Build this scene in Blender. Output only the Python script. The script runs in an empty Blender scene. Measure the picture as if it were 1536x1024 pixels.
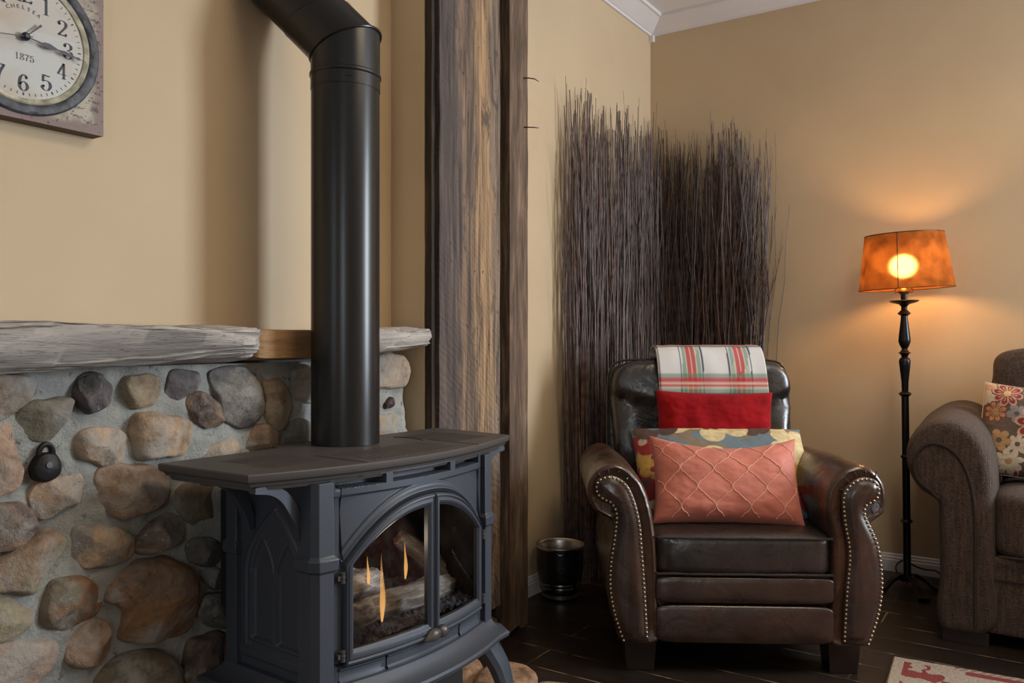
import bpy, bmesh, math, random
import numpy as np
from mathutils import Vector, Matrix, noise
random.seed(7)
PI = math.pi
SC = bpy.context.scene
COL = SC.collection

# ------------------------------------------------------------------ camera numbers
FPX, TH, HY, EYE = 1224.0, 0.583, 510.0, 1.0
FX, FY = -math.sin(TH), math.cos(TH)
RX, RY = math.cos(TH), math.sin(TH)
XA, YB = -1.7035, 3.868          # plaster faces of the left wall and the back wall
ZC = 2.615                       # ceiling

def ray(px): s = (px-768.0)/FPX; return FX+RX*s, FY+RY*s
def hitX(px, py, X):
    dx, dy = ray(px); t = X/dx
    return Vector((X, dy*t, EYE-(py-HY)/FPX*t))
def hitY(px, py, Y):
    dx, dy = ray(px); t = Y/dy
    return Vector((dx*t, Y, EYE-(py-HY)/FPX*t))

# ------------------------------------------------------------------ materials
def mat(name):
    m = bpy.data.materials.new(name); m.use_nodes = True
    nt = m.node_tree; b = nt.nodes['Principled BSDF']
    return m, nt, b
def setv(b, **k):
    for n, v in k.items():
        n = n.replace('_', ' ')
        if n in b.inputs:
            b.inputs[n].default_value = (*v, 1) if isinstance(v, tuple) and len(v) == 3 else v
def coords(nt, scale=(1,1,1), rot=(0,0,0), kind='Object'):
    tc = nt.nodes.new('ShaderNodeTexCoord'); mp = nt.nodes.new('ShaderNodeMapping')
    mp.inputs['Scale'].default_value = scale; mp.inputs['Rotation'].default_value = rot
    nt.links.new(tc.outputs[kind], mp.inputs['Vector']); return mp.outputs['Vector']
def noise_n(nt, vec, scale, detail=4, rough=.55, dist=0.0):
    n = nt.nodes.new('ShaderNodeTexNoise'); n.inputs['Scale'].default_value = scale
    n.inputs['Detail'].default_value = detail; n.inputs['Roughness'].default_value = rough
    n.inputs['Distortion'].default_value = dist
    nt.links.new(vec, n.inputs['Vector']); return n.outputs['Fac']
def ramp(nt, fac, stops):
    r = nt.nodes.new('ShaderNodeValToRGB'); cr = r.color_ramp
    while len(cr.elements) < len(stops): cr.elements.new(.5)
    for e, (p, c) in zip(cr.elements, stops):
        e.position = p; e.color = (*c, 1) if len(c) == 3 else c
    nt.links.new(fac, r.inputs['Fac']); return r.outputs['Color']
def mix(nt, fac, a, b, mode='MIX'):
    m = nt.nodes.new('ShaderNodeMix'); m.data_type = 'RGBA'; m.blend_type = mode
    for s, v in ((0, fac), (6, a), (7, b)):
        if isinstance(v, (int, float)): m.inputs[s].default_value = v
        elif isinstance(v, tuple): m.inputs[s].default_value = (*v, 1)
        else: nt.links.new(v, m.inputs[s])
    return m.outputs[2]
def bump(nt, b, fac, strength=.3, dist=.01):
    n = nt.nodes.new('ShaderNodeBump'); n.inputs['Strength'].default_value = strength
    n.inputs['Distance'].default_value = dist
    nt.links.new(fac, n.inputs['Height'])
    if b.inputs['Normal'].is_linked:
        old = b.inputs['Normal'].links[0].from_socket; nt.links.new(old, n.inputs['Normal'])
    nt.links.new(n.outputs['Normal'], b.inputs['Normal'])
def simple(name, c, rough=.5, metal=0., nscale=0, namt=.15, bscale=0, bstr=.2, bdist=.002, **k):
    m, nt, b = mat(name); setv(b, Base_Color=c, Roughness=rough, Metallic=metal, **k)
    if nscale:
        v = coords(nt); f = noise_n(nt, v, nscale)
        lo = tuple(x*(1-namt*2) for x in c); hi = tuple(min(1, x*(1+namt*2)) for x in c)
        nt.links.new(ramp(nt, f, [(.3, lo), (.7, hi)]), b.inputs['Base Color'])
    if bscale:
        v = coords(nt); bump(nt, b, noise_n(nt, v, bscale), bstr, bdist)
    return m
def painted(name, rough=.8, bscale=600, bstr=.3, bdist=.001, sheen=0.):
    m, nt, b = mat(name); a = nt.nodes.new('ShaderNodeAttribute'); a.attribute_name = 'Col'
    nt.links.new(a.outputs['Color'], b.inputs['Base Color']); setv(b, Roughness=rough, Sheen_Weight=sheen)
    if bscale: bump(nt, b, noise_n(nt, coords(nt), bscale), bstr, bdist)
    return m

M = {}
# plaster
m, nt, b = mat('tan_plaster'); v = coords(nt)
nt.links.new(ramp(nt, noise_n(nt, v, 2.2, 3), [(.3, (.51, .385, .24)), (.7, (.56, .43, .275))]), b.inputs['Base Color'])
setv(b, Roughness=.62); bump(nt, b, noise_n(nt, v, 160, 3), .12, .002); M['plaster'] = m
M['white'] = simple('white_trim_paint', (.70, .68, .68), .42, nscale=3, namt=.02)
M['ceil'] = simple('ceiling_paint', (.70, .68, .67), .8, bscale=180, bstr=.1)
# floor
m, nt, b = mat('dark_floorboards'); v = coords(nt)
br = nt.nodes.new('ShaderNodeTexBrick'); nt.links.new(v, br.inputs['Vector'])
br.inputs['Scale'].default_value = 1; br.inputs['Brick Width'].default_value = 1.35; br.inputs['Row Height'].default_value = .142
br.inputs['Mortar Size'].default_value = .0030; br.inputs['Mortar Smooth'].default_value = .2; br.offset = .37; br.inputs['Bias'].default_value = 0
br.inputs['Color1'].default_value = (.017, .012, .010, 1); br.inputs['Color2'].default_value = (.027, .018, .014, 1); br.inputs['Mortar'].default_value = (.10, .066, .045, 1)
g = noise_n(nt, coords(nt, (3, 60, 3)), 2, 6)
c = mix(nt, .6, br.outputs['Color'], ramp(nt, g, [(.3, (.5, .5, .5)), (.75, (1.5, 1.35, 1.2))]), 'MULTIPLY')
wear = ramp(nt, noise_n(nt, v, 11, 5), [(.47, (0, 0, 0)), (.56, (1, 1, 1))])
edge = mix(nt, br.outputs['Fac'], (0., 0., 0.), wear, 'MIX')
c2 = mix(nt, edge, c, (.19, .13, .09)); c3 = mix(nt, br.outputs['Fac'], c, c2)
c4 = mix(nt, wear, mix(nt, br.outputs['Fac'], c, (.045, .032, .024)), c3)
nt.links.new(c4, b.inputs['Base Color']); setv(b, Roughness=.33, Specular_IOR_Level=.30)
nt.links.new(ramp(nt, noise_n(nt, v, 9, 5), [(.3, (.26,)*3), (.7, (.46,)*3)]), b.inputs['Roughness'])
bump(nt, b, g, .12, .002); bump(nt, b, br.outputs['Fac'], -.5, .002); M['floor'] = m
# iron etc.
M['iron'] = simple('painted_cast_iron', (.056, .066, .086), .45, .25, bscale=420, bstr=.22, bdist=.0012)
M['iron_top'] = simple('cast_iron_top', (.085, .077, .073), .48, .2, bscale=300, bstr=.3, bdist=.0012)
M['iron_worn'] = simple('rubbed_cast_iron', (.085, .078, .076), .40, .5, bscale=220, bstr=.25, bdist=.001)
M['black'] = simple('matt_black_steel', (.010, .010, .011), .6)
M['pipe'] = simple('satin_black_pipe', (.013, .013, .014), .28, .0, Specular_IOR_Level=.45, bscale=30, bstr=.04)
M['firebox'] = simple('firebox_steel', (.020, .019, .020), .22, .5)
m, nt, b = mat('stove_glass'); nt.nodes.remove(b)
tr = nt.nodes.new('ShaderNodeBsdfTransparent'); gl = nt.nodes.new('ShaderNodeBsdfGlossy'); gl.inputs['Roughness'].default_value = .05
fr = nt.nodes.new('ShaderNodeFresnel'); fr.inputs['IOR'].default_value = 1.5; mx = nt.nodes.new('ShaderNodeMixShader')
tr.inputs['Color'].default_value = (.82, .82, .84, 1)
nt.links.new(fr.outputs[0], mx.inputs[0]); nt.links.new(tr.outputs[0], mx.inputs[1]); nt.links.new(gl.outputs[0], mx.inputs[2])
nt.links.new(mx.outputs[0], nt.nodes['Material Output'].inputs['Surface']); M['glass'] = m
# mortar
m, nt, b = mat('mortar'); v = coords(nt)
c = ramp(nt, noise_n(nt, v, 9, 6, .6), [(.25, (.24, .25, .24)), (.5, (.36, .37, .35)), (.75, (.46, .46, .42))])
c = mix(nt, ramp(nt, noise_n(nt, v, 45, 6), [(.62, (0, 0, 0)), (.70, (.7, .7, .7))]), c, (.08, .07, .06))
nt.links.new(c, b.inputs['Base Color']); setv(b, Roughness=.9)
bump(nt, b, noise_n(nt, v, 24, 9, .7), .9, .018); bump(nt, b, noise_n(nt, v, 150, 4), .4, .003); M['mortar'] = m
def stone_mat(name, c1, c2, seed, patch=None):
    m, nt, b = mat(name); tc = nt.nodes.new('ShaderNodeTexCoord'); mp = nt.nodes.new('ShaderNodeMapping')
    mp.inputs['Location'].default_value = (seed*3.1, seed*1.7, seed*.9); nt.links.new(tc.outputs['Object'], mp.inputs['Vector']); v = mp.outputs['Vector']
    mid = tuple((x+y)/2 for x, y in zip(c1, c2))
    c = ramp(nt, noise_n(nt, v, 12, 8, .68, .6), [(.36, tuple(x*.75 for x in c2)), (.47, mid), (.58, c1), (.70, tuple(min(.6, x*1.2) for x in c1))])
    if patch: c = mix(nt, ramp(nt, noise_n(nt, v, 7, 5, .6, .6), [(.47, (0, 0, 0)), (.53, (1, 1, 1))]), c, patch)
    c = mix(nt, ramp(nt, noise_n(nt, v, 60, 5), [(.35, (.35,)*3), (.55, (0, 0, 0))]), c, tuple(x*.45 for x in c2))
    c = mix(nt, ramp(nt, noise_n(nt, v, 90, 3), [(.68, (0, 0, 0)), (.74, (.8,)*3)]), c, (.45, .42, .38))
    c = mix(nt, ramp(nt, noise_n(nt, v, 5.5, 6, .7), [(.52, (0, 0, 0)), (.62, (.7,)*3)]), c, (.36, .35, .32))
    nt.links.new(c, b.inputs['Base Color']); setv(b, Roughness=.78)
    bump(nt, b, noise_n(nt, v, 26, 8, .66), .75, .014); bump(nt, b, noise_n(nt, v, 130, 4), .35, .003)
    return m
# woods
def wood_mat(name, dark, midc, light, grain=(4, 40, 4), sc=1.4, rough=.75, cracks=True, seed=0):
    m, nt, b = mat(name); v = coords(nt, grain)
    tc = nt.nodes['Mapping']; tc.inputs['Location'].default_value = (seed, seed*2.3, seed*.7)
    f = noise_n(nt, v, sc, 8, .62, .35)
    c = ramp(nt, f, [(.28, dark), (.5, midc), (.70, light)])
    if cracks:
        f2 = noise_n(nt, coords(nt, tuple(x*1.3 for x in grain)), sc*2.1, 3, .5, .8)
        c = mix(nt, ramp(nt, f2, [(.485, (0,)*3), (.497, (.75,)*3), (.503, (.75,)*3), (.515, (0,)*3)]), c, tuple(x*.35 for x in dark))
    c = mix(nt, ramp(nt, noise_n(nt, coords(nt), 3.5, 5), [(.4, (0,)*3), (.65, (.45,)*3)]), c, tuple(x*.6 for x in midc))
    nt.links.new(c, b.inputs['Base Color']); setv(b, Roughness=rough)
    bump(nt, b, f, .6, .010); bump(nt, b, noise_n(nt, v, sc*6, 4), .4, .003)
    return m
M['drift'] = wood_mat('weathered_grey_driftwood', (.20, .185, .175), (.40, .37, .345), (.56, .51, .46), (22, 2.2, 22), 1.6, .85)
M['orangewood'] = wood_mat('warm_sawn_timber', (.26, .13, .05), (.42, .235, .105), (.52, .32, .16), (26, 2.5, 26), 1.2, .7)
# barn board: wide colour bands running up the board, saw marks and nail specks
m, nt, b = mat('reclaimed_barn_board')
sp = nt.nodes.new('ShaderNodeSeparateXYZ'); nt.links.new(coords(nt), sp.inputs[0])
bn = noise_n(nt, coords(nt, (3, 5, 1.1)), 1.6, 5, .6, .4)
ad = nt.nodes.new('ShaderNodeMath'); ad.operation = 'MULTIPLY_ADD'; ad.inputs[1].default_value = .16; ad.inputs[2].default_value = .155; nt.links.new(bn, ad.inputs[0])
a2 = nt.nodes.new('ShaderNodeMath'); a2.operation = 'ADD'; nt.links.new(sp.outputs[1], a2.inputs[0]); nt.links.new(ad.outputs[0], a2.inputs[1])
a3 = nt.nodes.new('ShaderNodeMath'); a3.operation = 'MULTIPLY'; a3.inputs[1].default_value = 3.1; nt.links.new(a2.outputs[0], a3.inputs[0])
c = ramp(nt, a3.outputs[0], [(.0, (.075, .055, .047)), (.30, (.095, .070, .060)), (.36, (.20, .13, .080)), (.47, (.12, .080, .058)), (.58, (.23, .15, .085)), (.66, (.32, .20, .105)), (.80, (.30, .19, .10)), (.88, (.20, .145, .10)), (1., (.17, .12, .085))])
fine = noise_n(nt, coords(nt, (30, 34, 1.5)), 1.9, 8, .7, .5)
c = mix(nt, .85, c, ramp(nt, fine, [(.40, (.28, .26, .25)), (.48, (.85,)*3), (.54, (1.1,)*3), (.62, (1.6, 1.5, 1.4))]), 'MULTIPLY')
blot = noise_n(nt, coords(nt, (8, 11, 3.)), 1.7, 7, .7, .8)
c = mix(nt, ramp(nt, blot, [(.54, (0,)*3), (.62, (.8,)*3)]), c, (.055, .040, .034))
spk = noise_n(nt, coords(nt, (45, 45, 30)), 1.3, 2)
c = mix(nt, ramp(nt, spk, [(.70, (0,)*3), (.74, (.9,)*3)]), c, (.02, .016, .014))
nt.links.new(c, b.inputs['Base Color']); setv(b, Roughness=.72)
wv = nt.nodes.new('ShaderNodeTexWave'); wv.inputs['Scale'].default_value = 16; wv.inputs['Distortion'].default_value = 7; wv.inputs['Detail'].default_value = 2
nt.links.new(coords(nt, (1, 1, 1), (.75, 0, 0)), wv.inputs['Vector']); wv.bands_direction = 'Z'
bump(nt, b, wv.outputs['Fac'], .45, .003); bump(nt, b, fine, .5, .006); M['barn'] = m
M['barn_dark'] = wood_mat('dark_bark_edge', (.010, .007, .005), (.030, .019, .012), (.10, .055, .025), (14, 14, 2), 2.2, .85, False)
M['barn2'] = wood_mat('brown_rough_board', (.018, .012, .009), (.115, .070, .042), (.26, .165, .105), (26, 26, 3.2), 1.6, .75, False, 4)
M['nail'] = simple('rusty_iron_nail', (.03, .022, .018), .5, .6)
# leather
def leather(name, c1, c2, rough=.27):
    m, nt, b = mat(name); v = coords(nt)
    nt.links.new(ramp(nt, noise_n(nt, v, 7, 5, .6), [(.35, c1), (.68, c2)]), b.inputs['Base Color'])
    nt.links.new(ramp(nt, noise_n(nt, v, 12, 4), [(.3, (rough-.06,)*3), (.7, (rough+.1,)*3)]), b.inputs['Roughness'])
    setv(b, Specular_IOR_Level=.8)
    bump(nt, b, noise_n(nt, v, 13, 3, .5, .5), .30, .014); bump(nt, b, noise_n(nt, v, 330, 3), .16, .001); return m
M['leather'] = leather('dark_brown_leather', (.022, .012, .009), (.050, .024, .015))
M['leather_warm'] = leather('worn_brown_leather', (.030, .015, .010), (.085, .036, .018), .28)
M['leather_black'] = leather('nearly_black_leather', (.016, .013, .012), (.030, .023, .020), .26)
M['brass'] = simple('antique_brass', (.42, .33, .22), .32, .9)
M['chairleg'] = simple('espresso_wood', (.020, .011, .008), .35)
# fabrics
M['velvet'] = simple('red_velvet', (.26, .003, .006), .85, nscale=14, namt=.14, bscale=500, bstr=.2, Sheen_Weight=.04, Specular_IOR_Level=.15)
M['coral'] = simple('coral_satin', (.50, .145, .098), .62, nscale=9, namt=.05, bscale=700, bstr=.2, Sheen_Weight=.15)
M['cord'] = simple('copper_cord', (.64, .30, .21), .45)
M['paint_fab'] = painted('printed_fabric')
M['paint_rug'] = painted('woven_rug', .95, 260, .9, .004)
M['ivory'] = simple('ivory_piping', (.55, .45, .30), .7)
m, nt, b = mat('brown_chenille'); v = coords(nt)
st = nt.nodes.new('ShaderNodeTexWave'); st.inputs['Scale'].default_value = 55; st.inputs['Distortion'].default_value = 1.2; st.inputs['Detail'].default_value = 2
nt.links.new(v, st.inputs['Vector'])
c = mix(nt, .5, ramp(nt, noise_n(nt, v, 150, 5, .75), [(.36, (.018, .011, .008)), (.66, (.120, .078, .058))]), ramp(nt, noise_n(nt, coords(nt, (1, 1, .12)), 120, 3), [(.38, (.022, .014, .010)), (.62, (.085, .055, .042))]))
nt.links.new(c, b.inputs['Base Color']); setv(b, Roughness=.95, Sheen_Weight=.10, Sheen_Roughness=.4, Sheen_Tint=(.5, .4, .33))
bump(nt, b, noise_n(nt, v, 200, 4), 1., .006); bump(nt, b, st.outputs['Fac'], .25, .003); M['chenille'] = m
M['chen_pipe'] = simple('dark_chenille_piping', (.028, .018, .013), .95, bscale=300, bstr=.5)
M['twig'] = simple('willow_bark', (.105, .066, .056), .55, nscale=30, namt=.32)
M['twig2'] = simple('willow_bark_red', (.125, .070, .052), .55, nscale=30, namt=.3)
M['twig3'] = simple('willow_bark_grey', (.078, .056, .050), .6, nscale=30, namt=.3)
M['steel'] = simple('dull_steel', (.62, .58, .53), .34, 1., bscale=40, bstr=.25, bdist=.004)
M['bucket'] = simple('black_enamel', (.010, .010, .010), .32, .2, nscale=0)
M['lampmetal'] = simple('black_lamp_metal', (.014, .013, .014), .28, .6)
M['lampgold'] = simple('rubbed_bronze', (.16, .085, .03), .4, .8)
M['log'] = wood_mat('ceramic_log_bark', (.045, .040, .036), (.22, .20, .17), (.74, .70, .62), (34, 34, 5), 1.3, .9)
M['logend'] = simple('ceramic_log_end', (.42, .29, .21), .9, nscale=60, namt=.4, bscale=70, bstr=1., bdist=.01)
M['coal'] = simple('ember_coal', (.06, .066, .08), .9, nscale=40, namt=.4, bscale=60, bstr=1., bdist=.01)
M['lock'] = simple('black_iron_padlock', (.016, .014, .015), .5, .5, bscale=60, bstr=.4, bdist=.004)
M['flag'] = stone_mat('hearth_flagstone', (.42, .25, .14), (.22, .12, .07), 5.)
M['canvas'] = painted('printed_canvas', .75, 350, .25)
M['ink'] = simple('slate_ink', (.050, .052, .075), .7)
M['ink2'] = simple('faded_ink', (.16, .145, .14), .8)
M['rim'] = simple('distressed_dark_rim', (.052, .056, .070), .55, nscale=45, namt=.4, bscale=90, bstr=.5)
M['rimgold'] = simple('pale_gilt_ring', (.40, .38, .28), .55, nscale=40, namt=.25)
M['hand'] = simple('blue_black_hand', (.022, .026, .045), .4, .3)
M['cable'] = simple('black_cable', (.012, .010, .010), .5)
M['daypane'] = simple('clear_window_glass', (.8, .85, .9), .05)
# lamp shade: thin amber parchment that lets the bulb through softly
m, nt, b = mat('amber_parchment_shade'); nt.nodes.remove(b); v = coords(nt)
colr = ramp(nt, noise_n(nt, v, 16, 5, .6), [(.3, (.55, .17, .035)), (.7, (.80, .30, .07))])
colt = ramp(nt, noise_n(nt, v, 16, 5, .6), [(.36, (.030, .012, .005)), (.64, (.13, .050, .015))])
di = nt.nodes.new('ShaderNodeBsdfDiffuse'); tl = nt.nodes.new('ShaderNodeBsdfTranslucent'); rf = nt.nodes.new('ShaderNodeBsdfRefraction')
rf.inputs['Roughness'].default_value = .52; rf.inputs['IOR'].default_value = 1.30; rf.inputs['Color'].default_value = (1., .82, .50, 1)
nt.links.new(mix(nt, .5, colr, (.25, .08, .04), 'MULTIPLY'), di.inputs['Color']); nt.links.new(colt, tl.inputs['Color'])
m1 = nt.nodes.new('ShaderNodeMixShader'); m1.inputs[0].default_value = .5
m2 = nt.nodes.new('ShaderNodeMixShader'); m2.inputs[0].default_value = .07
nt.links.new(di.outputs[0], m1.inputs[1]); nt.links.new(tl.outputs[0], m1.inputs[2]); nt.links.new(m1.outputs[0], m2.inputs[1]); nt.links.new(rf.outputs[0], m2.inputs[2])
nt.links.new(m2.outputs[0], nt.nodes['Material Output'].inputs['Surface']); M['shade'] = m
def emis(name, c, s):
    m, nt, b = mat(name); setv(b, Base_Color=(0, 0, 0), Emission_Color=c, Emission_Strength=s); return m
M['bulb'] = emis('glowing_bulb', (1., .52, .17), 112)
m, nt, b = mat('flame_and_reflection'); nt.nodes.remove(b)  # emission for the flame and for the stand-in reflections
em = nt.nodes.new('ShaderNodeEmission'); em.inputs['Color'].default_value = (1., .50, .14, 1); em.inputs['Strength'].default_value = 1.3
tr = nt.nodes.new('ShaderNodeBsdfTransparent'); mx = nt.nodes.new('ShaderNodeMixShader')
lw = nt.nodes.new('ShaderNodeLayerWeight'); lw.inputs['Blend'].default_value = .35
sx = nt.nodes.new('ShaderNodeSeparateXYZ'); nt.links.new(coords(nt), sx.inputs[0])
mr = nt.nodes.new('ShaderNodeMapRange'); mr.inputs[1].default_value = .0; mr.inputs[2].default_value = .17; mr.inputs[3].default_value = .8; mr.inputs[4].default_value = .0
nt.links.new(sx.outputs[2], mr.inputs[0])
lw.inputs['Blend'].default_value = .5
inv = nt.nodes.new('ShaderNodeMath'); inv.operation = 'SUBTRACT'; inv.inputs[0].default_value = 1; nt.links.new(lw.outputs['Facing'], inv.inputs[1])
mu = nt.nodes.new('ShaderNodeMath'); mu.operation = 'MULTIPLY'; pw = nt.nodes.new('ShaderNodeMath'); pw.operation = 'POWER'; pw.inputs[1].default_value = 2.2; nt.links.new(inv.outputs[0], pw.inputs[0]); nt.links.new(pw.outputs[0], mu.inputs[0]); nt.links.new(mr.outputs[0], mu.inputs[1])
nt.links.new(mu.outputs[0], mx.inputs[0]); nt.links.new(tr.outputs[0], mx.inputs[1]); nt.links.new(em.outputs[0], mx.inputs[2])
nt.links.new(mx.outputs[0], nt.nodes['Material Output'].inputs['Surface']); M['flame'] = m

# ------------------------------------------------------------------ mesh helpers
class MB:
    def __init__(s): s.v = []; s.f = []; s.c = None
    def add(s, V, F):
        n = len(s.v); s.v += [tuple(p) for p in V]; s.f += [tuple(i+n for i in f) for f in F]; return s
    def box(s, lo, hi):
        x0, y0, z0 = lo; x1, y1, z1 = hi
        V = [(x0,y0,z0),(x1,y0,z0),(x1,y1,z0),(x0,y1,z0),(x0,y0,z1),(x1,y0,z1),(x1,y1,z1),(x0,y1,z1)]
        return s.add(V, [(0,3,2,1),(4,5,6,7),(0,1,5,4),(1,2,6,5),(2,3,7,6),(3,0,4,7)])
    def loft(s, loops, cap=True, closed=True):
        n = len(loops[0]); V = [p for l in loops for p in l]; F = []
        for i in range(len(loops)-1):
            for j in range(n if closed else n-1):
                a = i*n+j; b_ = i*n+(j+1) % n; F.append((a, b_, b_+n, a+n))
        if cap:
            F.append(tuple(range(n-1, -1, -1))); F.append(tuple(range((len(loops)-1)*n, len(loops)*n)))
        return s.add(V, F)
    def grid(s, fn, nu, nv):
        V = [fn(i/(nu-1), j/(nv-1)) for j in range(nv) for i in range(nu)]
        F = [(j*nu+i, j*nu+i+1, (j+1)*nu+i+1, (j+1)*nu+i) for j in range(nv-1) for i in range(nu-1)]
        return s.add(V, F)
    def tube(s, path, r, n=8, cap=True):
        P = [Vector(p) for p in path]; rs = r if isinstance(r, (list, tuple)) else [r]*len(P)
        up = None; loops = []
        for i, p in enumerate(P):
            t = (P[min(i+1, len(P)-1)]-P[max(i-1, 0)]).normalized()
            if up is None:
                up = Vector((0, 0, 1)) if abs(t.z) < .9 else Vector((1, 0, 0))
            a = (up - t*up.dot(t)).normalized(); up = a; bb = t.cross(a)
            loops.append([p+(a*math.cos(k*2*PI/n)+bb*math.sin(k*2*PI/n))*rs[i] for k in range(n)])
        return s.loft(loops, cap)
    def lathe(s, prof, n=32, c=(0, 0, 0), sx=1, sy=1, cap=False):
        loops = [[(c[0]+r*sx*math.cos(k*2*PI/n), c[1]+r*sy*math.sin(k*2*PI/n), c[2]+z) for k in range(n)] for r, z in prof]
        return s.loft(loops, cap)
    def superbox(s, c, h, e=.25, nu=48, nv=24, fn=None):
        # rounded cushion block
        def pw(x): return math.copysign(abs(x)**e, x)
        def g(u, v):
            a = u*2*PI; b_ = (v-.5)*PI
            cb = pw(math.cos(b_)); p = Vector((cb*pw(math.cos(a)), cb*pw(math.sin(a)), pw(math.sin(b_))))
            q = Vector((p.x*h[0], p.y*h[1], p.z*h[2]))
            if fn: q = fn(p, q)
            return (c[0]+q.x, c[1]+q.y, c[2]+q.z)
        return s.grid(g, nu+1, nv)
    def xf(s, mtx):
        s.v = [tuple(mtx @ Vector(p)) for p in s.v]; return s

def link(o, parent=None):
    COL.objects.link(o)
    if parent: o.parent = parent
    return o
def build(mb, name, material, parent=None, smooth=True, sub=0, bevel=0, solid=0, weld=True, world=None, ang=35, col=None):
    me = bpy.data.meshes.new(name); V = mb.v
    if world is not None: V = [(p[0]-world[0], p[1]-world[1], p[2]-world[2]) for p in V]
    me.from_pydata(V, [], mb.f); me.update()
    if col is not None:
        at = me.color_attributes.new('Col', 'FLOAT_COLOR', 'POINT')
        at.data.foreach_set('color', np.array(col, dtype=np.float32).ravel())
    bm = bmesh.new(); bm.from_mesh(me)
    if weld: bmesh.ops.remove_doubles(bm, verts=bm.verts, dist=1e-5)
    bmesh.ops.recalc_face_normals(bm, faces=bm.faces)
    if smooth:
        for f in bm.faces: f.smooth = True
        a = math.radians(ang)
        for e in bm.edges:
            if len(e.link_faces) == 2 and e.calc_face_angle(0) > a: e.smooth = False
    bm.to_mesh(me); bm.free()
    me.materials.append(material)
    o = bpy.data.objects.new(name, me); link(o, parent)
    if bevel:
        md = o.modifiers.new('bevel', 'BEVEL'); md.width = bevel; md.segments = 3; md.limit_method = 'ANGLE'; md.angle_limit = math.radians(40)
        md.harden_normals = False
    if solid:
        md = o.modifiers.new('thick', 'SOLIDIFY'); md.thickness = solid; md.offset = 0
    if sub:
        md = o.modifiers.new('sub', 'SUBSURF'); md.levels = sub; md.render_levels = sub
    return o
def tag(o, label=None, cat=None, group=None, kind=None):
    if label: o['label'] = label
    if cat: o['category'] = cat
    if group: o['group'] = group
    if kind: o['kind'] = kind
    return o
def thing(name, label, cat, loc=(0, 0, 0), rz=0, group=None):
    o = bpy.data.objects.new(name, None); o.empty_display_size = .1; o.location = loc; o.rotation_euler = (0, 0, rz)
    COL.objects.link(o); return tag(o, label, cat, group)
def struct(name, mb, material, **k):
    return tag(build(mb, name, material, **k), kind='structure')
def center_of(mb):
    a = np.array(mb.v); return Vector((float(a[:,0].mean()), float(a[:,1].mean()), float(a[:,2].min())))
def single(name, mb, material, label, cat, group=None, **k):
    c = center_of(mb); o = build(mb, name, material, world=c, **k); o.location = c
    return tag(o, label, cat, group)
def offset_poly(P, d):
    # P list of (x,y) ccw; positive d grows it
    n = len(P); out = []
    for i in range(n):
        a = Vector(P[i-1]); b_ = Vector(P[i]); c = Vector(P[(i+1) % n])
        e1 = (b_-a).normalized() if (b_-a).length > 1e-9 else Vector((1, 0)); e2 = (c-b_).normalized() if (c-b_).length > 1e-9 else e1
        n1 = Vector((e1.y, -e1.x)); n2 = Vector((e2.y, -e2.x)); nn = n1+n2
        if nn.length < 1e-6: nn = n1
        nn.normalize(); k = d/max(.35, nn.dot(n1)); out.append((b_.x+nn.x*k, b_.y+nn.y*k))
    return out
def catmull(P, n=6, closed=False):
    P = [Vector(p) for p in P]; m_ = len(P); out = []
    rng = range(m_ if closed else m_-1)
    for i in rng:
        if closed: a, b_, c, d = P[(i-1) % m_], P[i], P[(i+1) % m_], P[(i+2) % m_]
        else: a, b_, c, d = P[max(i-1, 0)], P[i], P[i+1], P[min(i+2, m_-1)]
        for k in range(n):
            t = k/n; out.append(.5*((2*b_)+(c-a)*t+(2*a-5*b_+4*c-d)*t*t+(3*b_-a-3*c+d)*t**3))
    if not closed: out.append(P[-1])
    return out
def sstep(a, b_, x):
    t = max(0., min(1., (x-a)/(b_-a))); return t*t*(3-2*t)
def N3(x, y, z): return noise.noise(Vector((x, y, z)))
def text_mb(s, size, f3, depth=.0004):
    """flat lettering; f3 maps (x,y) of the writing plane to 3D"""
    cu = bpy.data.curves.new('t', 'FONT'); cu.body = s; cu.size = size; cu.align_x = 'CENTER'; cu.align_y = 'CENTER'; cu.resolution_u = 3
    ob = bpy.data.objects.new('t', cu); COL.objects.link(ob); dg = bpy.context.evaluated_depsgraph_get()
    me = bpy.data.meshes.new_from_object(ob.evaluated_get(dg))
    mb = MB(); mb.add([f3(v.co.x, v.co.y) for v in me.vertices], [tuple(p.vertices) for p in me.polygons])
    bpy.data.objects.remove(ob); bpy.data.curves.remove(cu); bpy.data.meshes.remove(me); return mb
#PART2
# ================================================================== ROOM
XR, YF = 2.5, -3.0
mb = MB(); mb.box((XA-.14, YF-.14, 0), (XA, YB+.14, ZC)); struct('wall_left', mb, M['plaster'], smooth=False, weld=False)
mb = MB(); mb.box((XA+.0005, 1.904, 0), (-1.572, 2.425, ZC)); struct('wall_pilaster', mb, M['plaster'], smooth=False)
def wall_with_openings(name, axis, p0, p1, lo, hi, opens):
    mb = MB(); segs = []; cur = lo
    def bx(a, b_, z0, z1):
        if axis == 'x': mb.box((a, p0, z0), (b_, p1, z1))
        else: mb.box((p0, a, z0), (p1, b_, z1))
    for a, b_, z0, z1 in sorted(opens):
        bx(cur, a, 0, ZC); bx(a, b_, 0, z0); bx(a, b_, z1, ZC); cur = b_
    bx(cur, hi, 0, ZC)
    return struct(name, mb, M['plaster'], smooth=False, weld=False)
OB = []
OF = [(-1.45, -.45, .85, 2.25), (1.45, 2.25, .85, 2.25)]
wall_with_openings('wall_back', 'x', YB, YB+.14, XA, 1.90, OB)
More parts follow.
